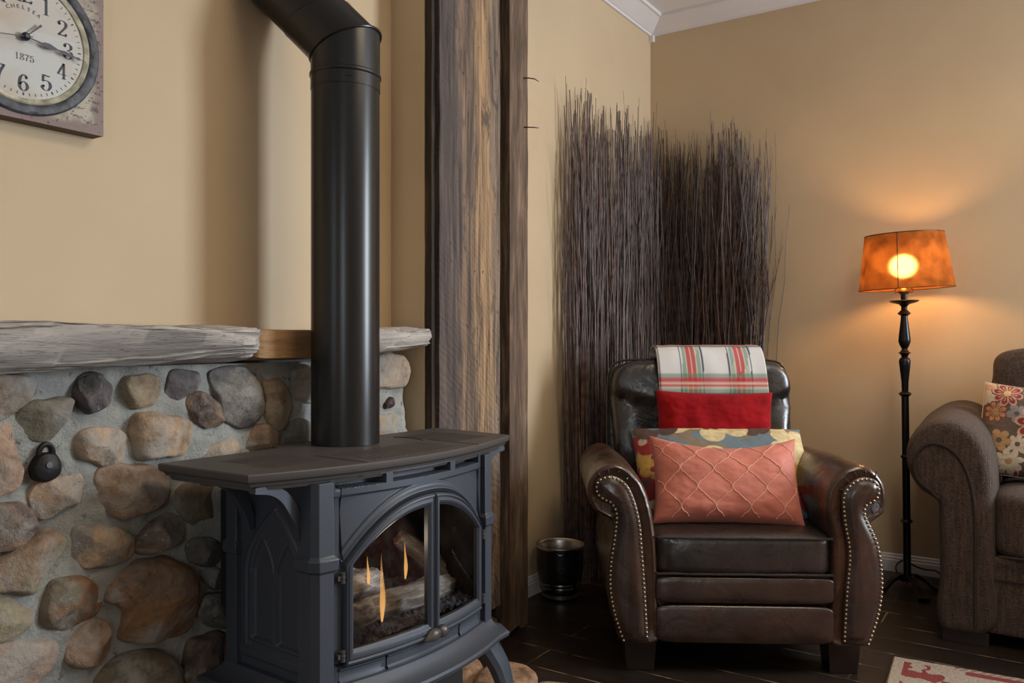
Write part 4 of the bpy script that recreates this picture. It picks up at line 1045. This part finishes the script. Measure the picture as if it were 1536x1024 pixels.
# ---- tartan blanket
def plaid(u, v):
    c = Vector((.62, .61, .60))
    def bands(t, per=.216, off=.064):
        q = ((t-off+per/2) % per)-per/2; a = abs(q); out = []
        if a < .016: out.append(((.45, .012, .018), .86))
        elif a < .021: out.append(((.50, .46, .25), .6))
        elif a < .033: out.append(((.05, .19, .11), .62))
        if .0380 < a < .0435: out.append(((.025, .035, .08), .92))
        if a < .0016: out.append(((.8, .72, .6), .6))
        if .0265 < a < .028: out.append(((.75, .74, .6), .5))
        return out
    for t, p_, o_ in ((u, .180, .120), (v, .180, .075)):
        for col_, al in bands(t, p_, o_): c = c.lerp(Vector(col_), al)
    return (c.x, c.y, c.z)
bp = catmull([(.655, 0, .765), (.645, 0, .80), (.650, 0, .86), (.668, 0, .915), (.70, 0, .9535), (.745, 0, .962), (.80, 0, .962), (.855, 0, .952), (.878, 0, .92), (.884, 0, .86), (.884, 0, .80)], 8)
ln = [0]
for i in range(1, len(bp)): ln.append(ln[-1]+(bp[i]-bp[i-1]).length)
bl = thing('blanket', 'folded white, red and green tartan blanket draped over the armchair back', 'blanket', tuple(CM @ Vector((.03, .72, .95))), CR)
BI = bl.matrix_basis.inverted() if False else (Matrix.Translation(CM @ Vector((.03, .72, .95))) @ Matrix.Rotation(CR, 4, 'Z')).inverted()
for li, (dx, dd, z0) in enumerate([(0, .010, 0), (-.006, .004, 3), (.004, -.002, 2)]):
    mb = MB(); col = []; nu = 110
    for i, p in enumerate(bp[z0:]):
        s_ = ln[i+z0]
        a = bp[max(0, i+z0-1)]; b_ = bp[min(len(bp)-1, i+z0+1)]; t = (b_-a).normalized(); nn = Vector((-t.z, 0, t.x))
        for k in range(nu):
            u = k/(nu-1); w = .390+.010*(1-s_/.3)
            x = .032+dx-w/2+w*u+.012*(s_/.25 if s_ < .25 else 1)*-1+.01
            wv_ = .0035*N3(x*16, s_*9, li)*1.
            q = p+nn*(dd+.0055+wv_)
            mb.v.append(tuple(BI @ CM @ Vector((x, q.x, q.z)))); col.append((*plaid(w*u, s_), 1))
    nr = len(bp[z0:])
    mb.f = [(j*nu+i, j*nu+i+1, (j+1)*nu+i+1, (j+1)*nu+i) for j in range(nr-1) for i in range(nu-1)]
    build(mb, 'blanket_layer', M['paint_fab'], bl, weld=False, col=col, solid=.005, ang=80)

# ================================================================== FLOOR LAMP
LX, LY = -.482, 3.635
lamp = thing('floor_lamp', 'black turned metal floor lamp with glowing amber drum shade', 'floor lamp', (LX, LY, 0))
lean = Matrix.Rotation(-.0115, 4, Vector((FX, FY, 0)))
prof = [(0,.035),(.020,.036),(.020,.050),(.015,.060),(.0145,.262),(.021,.264),(.023,.269),(.021,.274),(.0145,.277),(.0145,.522),(.0185,.524),(.0200,.529),(.0185,.534),(.0140,.537),(.0140,.772),(.020,.777),(.024,.783),(.020,.789),(.0125,.793),(.0135,.83),(.0205,.895),(.0225,.915),(.0195,.925),(.012,.932),(.014,.940),(.0225,.949),(.014,.957),(.0105,.965),(.019,.980),(.0235,.995),(.0225,1.01),(.0135,1.085),(.0130,1.098),(.0235,1.106),(.0235,1.110),(.012,1.122),(.011,1.135),(.020,1.145),(.048,1.152),(.056,1.158),(.054,1.161),(.012,1.156),(.012,1.186),(.0,1.186)]
mb = MB(); mb.lathe(prof, 28); mb.xf(lean); pole = build(mb, 'pole', M['lampmetal'], lamp, ang=50)
for z, r in ((.784, .0243), (.949, .0229), (1.108, .0239), (.2695, .0233)):
    mb = MB(); mb.tube([(r*math.cos(a*PI/12), r*math.sin(a*PI/12), z) for a in range(26)], .0016, 5, False); mb.xf(lean); build(mb, 'gilt_ring', M['lampgold'], pole)
mb = MB(); mb.lathe([(0, 1.184), (.017, 1.186), (.022, 1.196), (.020, 1.205), (.016, 1.21), (.016, 1.24), (0, 1.24)], 20)
for s in (-1, 1): mb.tube([(s*.014, 0, 1.20), (s*.030, 0, 1.193), (s*.034, 0, 1.203), (s*.028, 0, 1.210)], .004, 6)
mb.xf(lean); build(mb, 'socket', M['lampgold'], lamp)
def flo(px, py, z=0):
    t = (EYE-z)*FPX/(py-HY); dx, dy = ray(px); return Vector((dx*t-LX, dy*t-LY, z))
for tip in (flo(1386, 904, 0), flo(1322, 885, 0), flo(1408, 886, 0)):
    u = Vector((tip.x, tip.y, 0)); L_ = u.length; u.normalize(); s = Vector((-u.y, u.x, 0))
    P = catmull([u*.012+Vector((0, 0, .046)), u*L_*.32+Vector((0, 0, .050)), u*L_*.58+Vector((0, 0, .036)), u*L_*.78+Vector((0, 0, .014)), u*L_*.90+Vector((0, 0, .0075)), u*L_+Vector((0, 0, .009))], 5)
    mb = MB(); loops = []
    for i, p in enumerate(P):
        t = i/(len(P)-1); w = .015-.005*math.sin(PI*t)+.006*(t > .8); h = .0075
        loops.append([p+s*w+Vector((0, 0, h)), p-s*w+Vector((0, 0, h)), p-s*w-Vector((0, 0, h*.95)), p+s*w-Vector((0, 0, h*.95))])
    mb.loft(loops); build(mb, 'leg', M['lampmetal'], lamp, ang=40, bevel=.002)
mb = MB(); mb.lathe([(0, .03), (.03, .03), (.034, .040), (.030, .052), (0, .055)], 24); build(mb, 'hub', M['lampmetal'], lamp)
ST_ = Matrix.Translation(Vector((0, 0, 1.30))+lean @ Vector((0, 0, 0))-Vector((RX, RY, 0))*.014) @ Matrix.Rotation(-.050, 4, Vector((FX, FY, 0))) @ Matrix.Rotation(TH, 4, 'Z') @ Matrix.Translation((.006, 0, 0))
mb = MB(); rb_, rt_ = .182, .150
mb.lathe([(rb_, -.094), (rb_*.75+rt_*.25, -.04), (rb_*.5+rt_*.5, .015), (rb_*.25+rt_*.75, .07), (rt_, .126)], 72, sy=.86)
mb.xf(ST_); shade = build(mb, 'shade', M['shade'], lamp)
for r, z in ((rb_, -.094), (rt_, .126)):
    mb = MB(); mb.tube([(r*math.cos(a*PI/36), .86*r*math.sin(a*PI/36), z) for a in range(74)], .0022, 5, False); mb.xf(ST_); build(mb, 'shade_rim', M['lampgold'], shade)
a_s = math.radians(-122); mb = MB()
mb.tube([((rb_+(rt_-rb_)*t+.001)*math.cos(a_s), .86*(rb_+(rt_-rb_)*t+.001)*math.sin(a_s), -.094+.22*t) for t in (0, .25, .5, .75, 1)], .0017, 4); mb.xf(ST_); build(mb, 'shade_seam', M['black'], shade)
mb = MB()
for a in (0, 2.09, 4.19): mb.tube([(.0, 0, .112), (rt_*.98*math.cos(a), .86*rt_*.98*math.sin(a), .118)], .0018, 5)
mb.xf(ST_); build(mb, 'spider', M['lampgold'], lamp)
bc = Vector((-.028*RX-.02*FX, -.028*RY-.02*FY, 1.292))
mb = MB(); mb.superbox(bc, (.040, .040, .044), 1., 20, 14); bulb = build(mb, 'bulb', M['bulb'], lamp)
P = catmull([(.0, -.01, .02), (-.02, .06, .006), (-.055, .085, .05), (-.03, .10, .082), (.02, .115, .060), (.05, .13, .05), (.10, .10, .055), (.13, .12, .006), (.20, .16, .005), (.45, .17, .005)], 8)
mb = MB(); mb.tube(P, .0032, 6); build(mb, 'power_cord', M['cable'], lamp)

# ================================================================== SOFA
SF = 3.06
sofa = thing('sofa', 'dark brown chenille sofa with rolled arm, cut off by the right edge', 'sofa', (.6, 3.45, 0)); SO = sofa.location
pp = [hitY(x, y, SF) for x, y in [(1411,944),(1411,860),(1410,790),(1409,757),(1398,745),(1380,733),(1366,712),(1360,686),(1364,662),(1378,645),(1400,634),(1428,632),(1456,644),(1476,668),(1486,700),(1489,750),(1490,850),(1490,944)]]
ax0 = pp[0].x
def sofa_arm(mirror=None):
    P = [(p.x, p.z) for p in pp]
    if mirror is not None: P = [(mirror-x, z) for x, z in P]
    cm_ = [(p.x, p.y) for p in catmull([(a, b_, 0) for a, b_ in P], 5, True)]
    zmin = min(P[0][1], P[-1][1]); cm_ = [(x, max(z, zmin)) for x, z in cm_]
    if sum(cm_[i-1][0]*cm_[i][1]-cm_[i][0]*cm_[i-1][1] for i in range(len(cm_))) < 0: cm_ = cm_[::-1]
    mb = MB(); loops = []
    for d, y in [(-.03, -.014), (-.016, -.012), (-.006, -.004), (0, .010), (.006, .04), (.010, .15), (.010, .4), (.008, .6), (0, .70), (-.02, .72)]:
        loops.append([(x, SF+y, max(zmin, z)+(.025*sstep(.02, .5, y) if z > .45 else 0)) for x, z in offset_poly(cm_, d)])
    mb.loft(loops); a = build(mb, 'arm', M['chenille'], sofa, world=SO, ang=55)
    Q = offset_poly(cm_, -.034); Q = [(x, z) for x, z in Q if z > .08]
    return a, Q
arm, Q = sofa_arm()
fp = [hitY(x, y, SF-.016) for x, y in [(1463,940),(1463,860),(1463,790),(1460,745),(1452,712),(1437,684),(1415,668),(1392,666),(1376,680),(1371,700),(1378,720),(1396,736),(1408,748)]]
mb = MB(); mb.tube([tuple(p) for p in catmull(fp, 6)], .0055, 7); build(mb, 'arm_welt', M['chen_pipe'], arm, world=SO)
sofa_arm(ax0+1.75)
x0 = pp[-1].x; x1 = ax0+1.75-(x0-ax0)
mb = MB(); mb.box((x0-.02, SF+.012, .045), (x1+.02, 3.80, .295)); build(mb, 'base_rail', M['chenille'], sofa, world=SO, smooth=False, bevel=.012)
mb = MB(); mb.tube([(x, SF+.008, .225) for x in (x0, (x0+x1)/2, x1)], .003, 6); build(mb, 'rail_seam', M['chen_pipe'], sofa, world=SO)
mid = (x0+x1)/2
for a, b_ in ((x0-.004, mid-.002), (mid+.002, x1+.004)):
    mb = MB(); mb.superbox(((a+b_)/2, SF+.28, .400), ((b_-a)/2, .295, .108), .22, 90, 36, lambda p, q: Vector((q.x+.003*N3(q.y*9, q.z*9, 1), q.y+.004*N3(q.x*9, q.z*9, 2), q.z+.012*(1-p.x**2)*(1-p.y**2)*(p.z > 0)+.003*N3(q.x*9, q.y*9, 5))))
    c_ = build(mb, 'seat_cushion', M['chenille'], sofa, world=SO, ang=75)
    mb = MB(); mb.tube([(a+.02, SF-.010, .305), ((a+b_)/2, SF-.014, .303), (b_-.02, SF-.010, .305)], .004, 6); build(mb, 'cushion_welt', M['chen_pipe'], c_, world=SO)
pb = hitY(1481, 540, 3.52)
mb = MB(); mb.box((pb.x+.03, 3.66, .05), (x1-(pb.x-x0)-.03, 3.83, .90)); build(mb, 'back_frame', M['chenille'], sofa, world=SO, smooth=False, bevel=.03)
for k, (a, b_) in enumerate(((pb.x, mid+.002), (mid+.008, x1-(pb.x-x0)))):
    mb = MB(); mb.superbox(((a+b_)/2, 3.555, .735), ((b_-a)/2, .10, .250), .33, 90, 60, lambda p, q: Vector((q.x*(1-.045*math.exp(-((p.z-.55)/.25)**2)-.02*max(0, -p.z)), q.y-.03*(1-p.z**2)*(p.y < 0)+.006*N3(q.x*7, q.z*7, 3), q.z+.006*N3(q.x*9, 1, 2)-.010*math.exp(-((abs(p.x)-.75)/.2)**2)*(p.z > .5))))
    c_ = build(mb, 'back_cushion', M['chenille'], sofa, world=SO, ang=75)
for a in (ax0+.004, ax0+1.75-.14):
    for y in (SF+.004, 3.68):
        mb = MB(); mb.box((a, y, 0), (a+.135, y+.09, .046)); build(mb, 'foot', M['chairleg'], sofa, world=SO, smooth=False, bevel=.002)
BRN = (.115, .075, .055); REDF = (.23, .03, .028); PKF = (.52, .32, .22); TANF = (.42, .24, .11); WHF = (.55, .47, .36); GYF = (.25, .22, .22)
FS = [(.075, .285, .050, 8, .2, REDF, PKF, (.6, .45, .22)), (.175, .185, .068, 8, .1, REDF, PKF, TANF), (.045, .215, .040, 8, .4, TANF, REDF, TANF), (.112, .215, .034, 5, .4, GYF, None, BRN), (.068, .115, .040, 6, .1, TANF, None, BRN), (.125, .108, .034, 8, .1, WHF, None, BRN), (.105, .045, .046, 8, .5, WHF, None, TANF),
      (.030, .085, .030, 6, .2, REDF, TANF, TANF), (.105, -.015, .046, 8, 0, REDF, PKF, PKF), (.012, .265, .030, 3, .3, WHF, None, WHF), (.01, .31, .03, 4, 0, PKF, None, PKF), (.17, .285, .05, 6, .3, GYF, None, WHF), (.19, .08, .05, 8, .2, REDF, PKF, TANF), (.04, .03, .03, 6, .8, TANF, None, BRN), (.25, .25, .06, 8, 0, TANF, REDF, WHF), (.27, .12, .06, 8, 0, WHF, None, TANF), (.24, .02, .05, 8, 0, REDF, PKF, TANF), (.34, .30, .06, 8, 0, REDF, PKF, TANF), (.36, .18, .06, 6, 0, TANF, None, BRN), (.34, .06, .06, 8, 0, WHF, None, BRN)]
def floralB(u, v):
    for fl in FS:
        c = flower(u, v, fl)
        if c: return c
    g = N3(u*14, v*14, 9); return tuple(x*(1+.35*g) for x in BRN)
ptl = hitY(1474, 578, 3.36); Bs = Matrix.Translation((ptl.x+.198, 3.335, .672))
fpil, fpt = pillow('cushion', 'brown cushion with dark red and cream flowers, on the sofa against its arm', (0, 0, 0), .42, .325, .12, .30, .105, M['paint_fab'], floralB, nu=300, nv=230, seed=30, base=Bs, pinch=.035)
mb = MB(); mb.tube([fpt(0, k/40, -1) for k in range(41)], .0034, 6); mb.tube([fpt(k/40, 1, -1) for k in range(41)], .0026, 6); mb.tube([fpt(k/40, 0, -1) for k in range(41)], .0026, 6)
build(mb, 'piping', M['ivory'], fpil)

# ================================================================== RUG
def rugcol(u, v):
    # u along the back edge, v away from it
    n = noise.fractal(Vector((u*9, v*9, 2)), 1., 2., 3); sp = 1+.35*N3(u*170, v*170, 1)
    cream = Vector((.33, .26, .20)); red = Vector((.185, .028, .022))
    m_ = min(u, v)
    c = cream
    if m_ > .035:
        s_ = math.sin(u*17+3*n)+math.sin(v*21+u*9+2*n)
        if .15 < s_ < 1.25: c = red
        if m_ > .14 and s_ > -.7: c = red
        if m_ > .20 and abs(math.sin(u*26+v*5)*math.cos(v*22)) > .72: c = cream
    elif v < .03 and u > .17 and int((u+v*.8)/.012) % 2: c = cream.lerp(red, .55)
    if v < .06 and u > .2 and v > .03: c = red
    c = c*sp; return (max(0, c.x), max(0, c.y), max(0, c.z))
RG = Matrix.Translation((-.412, 2.802, 0)) @ Matrix.Rotation(.057, 4, 'Z')
mb = MB(); col = []; NUr, NVr = 420, 260
def ut(t): return t**1.7
for j in range(NVr):
    for i in range(NUr):
        u = 1.9*ut(i/(NUr-1)); v = 1.5*ut(j/(NVr-1)); e = min(u, v, 1.9-u, 1.5-v)
        mb.v.append((u, -v, .0005+.0085*min(1, e/.006)**.5+.0010*N3(u*90, v*90, 0))); col.append((*rugcol(u, v), 1))
mb.f = [(j*NUr+i, j*NUr+i+1, (j+1)*NUr+i+1, (j+1)*NUr+i) for j in range(NVr-1) for i in range(NUr-1)]
rug = build(mb, 'rug', M['paint_rug'], weld=False, col=col); rug.matrix_world = RG
tag(rug, 'dark red and cream patterned woven rug on the dark floorboards', 'rug')

# ================================================================== BUCKET
BK = (-1.590, 2.750)
bucket = thing('bucket', 'small black enamel bucket with steel rim, beside the timber post', 'bucket', (BK[0], BK[1], 0))
prof = [(0, .001), (.060, .001), (.063, .006), (.066, .018), (.0745, .030), (.0765, .034), (.0775, .045), (.0800, .047), (.0805, .052), (.0795, .056), (.0815, .060), (.0822, .066), (.0810, .070), (.0845, .085), (.0885, .11), (.0905, .14), (.0905, .175), (.0895, .195), (.0905, .202)]
mb = MB(); mb.lathe([p for p in prof if p[1] >= .068], 48); build(mb, 'body', M['bucket'], bucket)
mb = MB(); mb.lathe([p for p in prof if p[1] <= .070], 48); build(mb, 'steel_base', simple('tarnished_steel', (.16, .15, .145), .25, 1.), bucket)
mb = MB(); mb.lathe([(.0905, .199), (.0935, .203), (.0955, .207), (.0945, .2095), (.0915, .207), (.088, .195), (.087, .14), (.084, .09), (.076, .05), (.070, .012), (0, .010)], 48, sx=1)
build(mb, 'steel_liner', M['steel'], bucket)
mb = MB(); an = math.atan2(-BK[1], -BK[0]); c_, s_ = math.cos(an), math.sin(an); tx, ty = -s_, c_
mb.tube(catmull([(c_*.092+tx*a, s_*.092+ty*a, z) for a, z in ((-.012, .197), (-.008, .190), (0, .187), (.010, .190), (.013, .198))], 4), .0022, 6); build(mb, 'rim_loop', M['steel'], bucket)
mb = MB()
def bpl(x, y): r = .0912; a = an+.04+x/r; return (r*math.cos(a), r*math.sin(a), y)
for s_t, z, sz in (('BREW', .137, .014), ('CO', .123, .012), ('EST.', .100, .010)):
    pass
mb.tube([bpl(.014*math.cos(a*.35), .135+.016*math.sin(a*.35)) for a in range(19)], .0006, 4)
mb.tube([bpl(-.010+.0035*k, .137+(.007 if k % 2 else -.007)) for k in range(7)], .0007, 4)
mb.tube([bpl(-.008+.003*k, .121+(.003 if k % 2 else -.003)) for k in range(6)], .0006, 4)
mb.tube([bpl(-.013+.0024*k, .098+(.003 if k % 2 else -.003)) for k in range(12)], .0005, 4)
build(mb, 'faded_emblem', simple('faded_white_print', (.10, .10, .11), .6), bucket)

# ================================================================== WILLOW TWIGS
def twig_mesh(mb, a0, a1, d0, d1, z1, wallA, r0, rnd, fork=True):
    n = 9; P = []; ph = rnd.uniform(0, 6); am = rnd.uniform(.004, .034); am2 = rnd.uniform(.006, .026)
    sd = rnd.uniform(0, 99)
    for i in range(n+1):
        t = i/n; w = am*math.sin(t*PI*1.3+ph)-am*math.sin(ph)+am2*N3(t*7, sd, 0)*2*t
        a = a0+(a1-a0)*t**1.3+w; d = d0+(d1-d0)*t+.4*am2*N3(sd, t*6, 3)
        d = max(.018, d); z = .001+z1*t
        P.append((XA+d, a, z) if wallA else (a, YB-d, z))
    def r(t): return r0*(1-.66*t)
    mb.tube(P, [r(i/n) for i in range(n+1)], 5)
    if fork:
        for _ in range(rnd.choice([0, 1, 2, 3])):
            i = rnd.randint(5, n-1); p = Vector(P[i]); L_ = rnd.uniform(.10, .36); k = rnd.uniform(-.34, .34); k2 = k*rnd.uniform(.3, .8)
            L_ = min(L_, (z1+.04-p.z)/.95)
            if L_ < .05: continue
            ax = Vector((0, 1, 0)) if wallA else Vector((1, 0, 0))
            q = [p, p+Vector((0, 0, L_*.5))+ax*k*L_*.5, p+Vector((0, 0, L_))+ax*(k*.5+k2*.5)*L_]
            if not wallA: q = [Vector((max(XA+.02, v.x), v.y, v.z)) for v in q]
            else: q = [Vector((v.x, min(YB-.02, v.y), v.z)) for v in q]
            mb.tube(q, [r(i/n)*.7, r(i/n)*.5, .0009], 4)
tm = [M['twig'], M['twig2'], M['twig3']]
def topz(wallA, a, rnd):
    if wallA:
        s_ = (a-2.93)/.9; env = 2.00+.03*s_+.045*math.sin(a*21)+.02*math.sin(a*47)
    else:
        s_ = (a-XA)/.6; env = 1.985-.02*s_+.05*math.sin(a*19+1)+.02*math.sin(a*50)
    return env-abs(rnd.gauss(0, .20))+rnd.uniform(-.01, .05)
for wallA, lo, hi, lab, near in [(True, 2.945, 3.80, 'tall bundle of dark brown willow twigs standing along the left wall', .02), (False, XA+.03, -1.135, 'tall bundle of dark brown willow twigs standing along the back wall behind the armchair', .02)]:
    rnd = random.Random(5 if wallA else 6)
    c0 = (XA+.07, (lo+hi)/2, 0) if wallA else ((lo+hi)/2, YB-.07, 0)
    scr = thing('twig_bundle', lab, 'willow twigs', c0)
    stuff = MB()
    NT = 300
    for k in range(NT):
        a = rnd.uniform(lo, hi)
        if rnd.random() < .45: a = lo+(hi-lo)*(round((a-lo)/(hi-lo)*7)/7)+rnd.gauss(0, .025)
        a = max(lo, min(hi, a))
        front = k < 100
        d0 = rnd.uniform(.085, .125) if front else rnd.uniform(.022, .095)
        a1 = a+rnd.gauss(0, .055); a1 = max(lo-.01, min(hi+.01, a1)); z1 = topz(wallA, a1, rnd)
        if wallA and d0 > .06: a = min(a, 3.74); a1 = min(a1, 3.74)
        if not wallA and d0 > .05: a = max(a, XA+.09); a1 = max(a1, XA+.09)
        args = (a, a1, d0, d0+rnd.uniform(-.03, .02), z1, wallA, rnd.choice([.0030, .0036, .0042, .0050, .0062]), rnd)
        if front:
            mb = MB(); twig_mesh(mb, *args); build(mb, 'twig', tm[k % 3], scr, world=c0, weld=False)
        else: twig_mesh(stuff, *args)
    if wallA: stray = [(2.925, 2.905, 2.08), (2.93, 2.92, 1.98), (2.935, 2.93, 2.05)]
    else: stray = [(-1.12, -1.115, 1.99), (-1.12, -1.075, 1.96), (-1.13, -1.055, 1.86), (-1.13, -1.03, 1.62), (-1.12, -1.09, 1.90)]
    for a, b_, z in stray: twig_mesh(stuff, a, b_, .04, .05, z, wallA, .0028, rnd, False)
    o = build(stuff, 'twigs', M['twig'], scr, world=c0, weld=False); o['kind'] = 'stuff'

# ================================================================== LIGHT
def area(name, loc, rot, sx, sy, e, c, spread=None):
    l = bpy.data.lights.new(name, 'AREA'); l.shape = 'RECTANGLE'; l.size = sx; l.size_y = sy; l.energy = e; l.color = c
    if spread: l.spread = spread
    o = bpy.data.objects.new(name, l); o.location = loc; o.rotation_euler = rot; COL.objects.link(o); return o
DAY = (.82, .91, 1.0)
area('daylight', (2.164-.8*.02, 3.516-.6*.02, 1.55), (-PI/2, 0, math.atan2(-.8, .6)), .72, 1.5, 122, DAY)
area('daylight', (-.95, YF+.02, 1.55), (PI/2, 0, 0), .92, 1.3, 5, DAY)
area('daylight', (1.85, YF+.02, 1.5), (PI/2, 0, 0), .6, 1.25, 22, DAY)
area('warm_fill', (.35, 1.7, ZC-.04), (0, 0, 0), .9, .9, 29, (1., .80, .55))  # added warm fill below the ceiling, no fixture belongs to it
l = bpy.data.lights.new('log_fill_light', 'POINT'); l.energy = .34; l.color = (1., .76, .52); l.shadow_soft_size = .03  # added fill near the firebox top, brightens the left logs
o = bpy.data.objects.new('log_fill_light', l); o.location = W(-.04, -.025, .55); COL.objects.link(o)
w = bpy.data.worlds.new('sky'); SC.world = w; w.use_nodes = True
bg = w.node_tree.nodes['Background']; bg.inputs[0].default_value = (.75, .86, 1, 1); bg.inputs[1].default_value = 1.2

# ================================================================== CAMERA
cam = bpy.data.cameras.new('camera'); cam.sensor_width = 36; cam.lens = 36*FPX/1536; cam.shift_y = -(512-HY)/1536
cam.clip_start = .05
co = bpy.data.objects.new('camera', cam); co.location = (0, 0, EYE); co.rotation_euler = (PI/2, 0, TH); COL.objects.link(co); SC.camera = co
SC.view_settings.view_transform = 'Standard'; SC.view_settings.look = 'None'; SC.view_settings.gamma = 1; SC.view_settings.use_curve_mapping = False
SC.view_settings.exposure = -0.06
SC.cycles.use_denoising = True
SC.cycles.max_bounces = 8; SC.cycles.diffuse_bounces = 4; SC.cycles.transparent_max_bounces = 12
SC.cycles.sample_clamp_indirect = 6
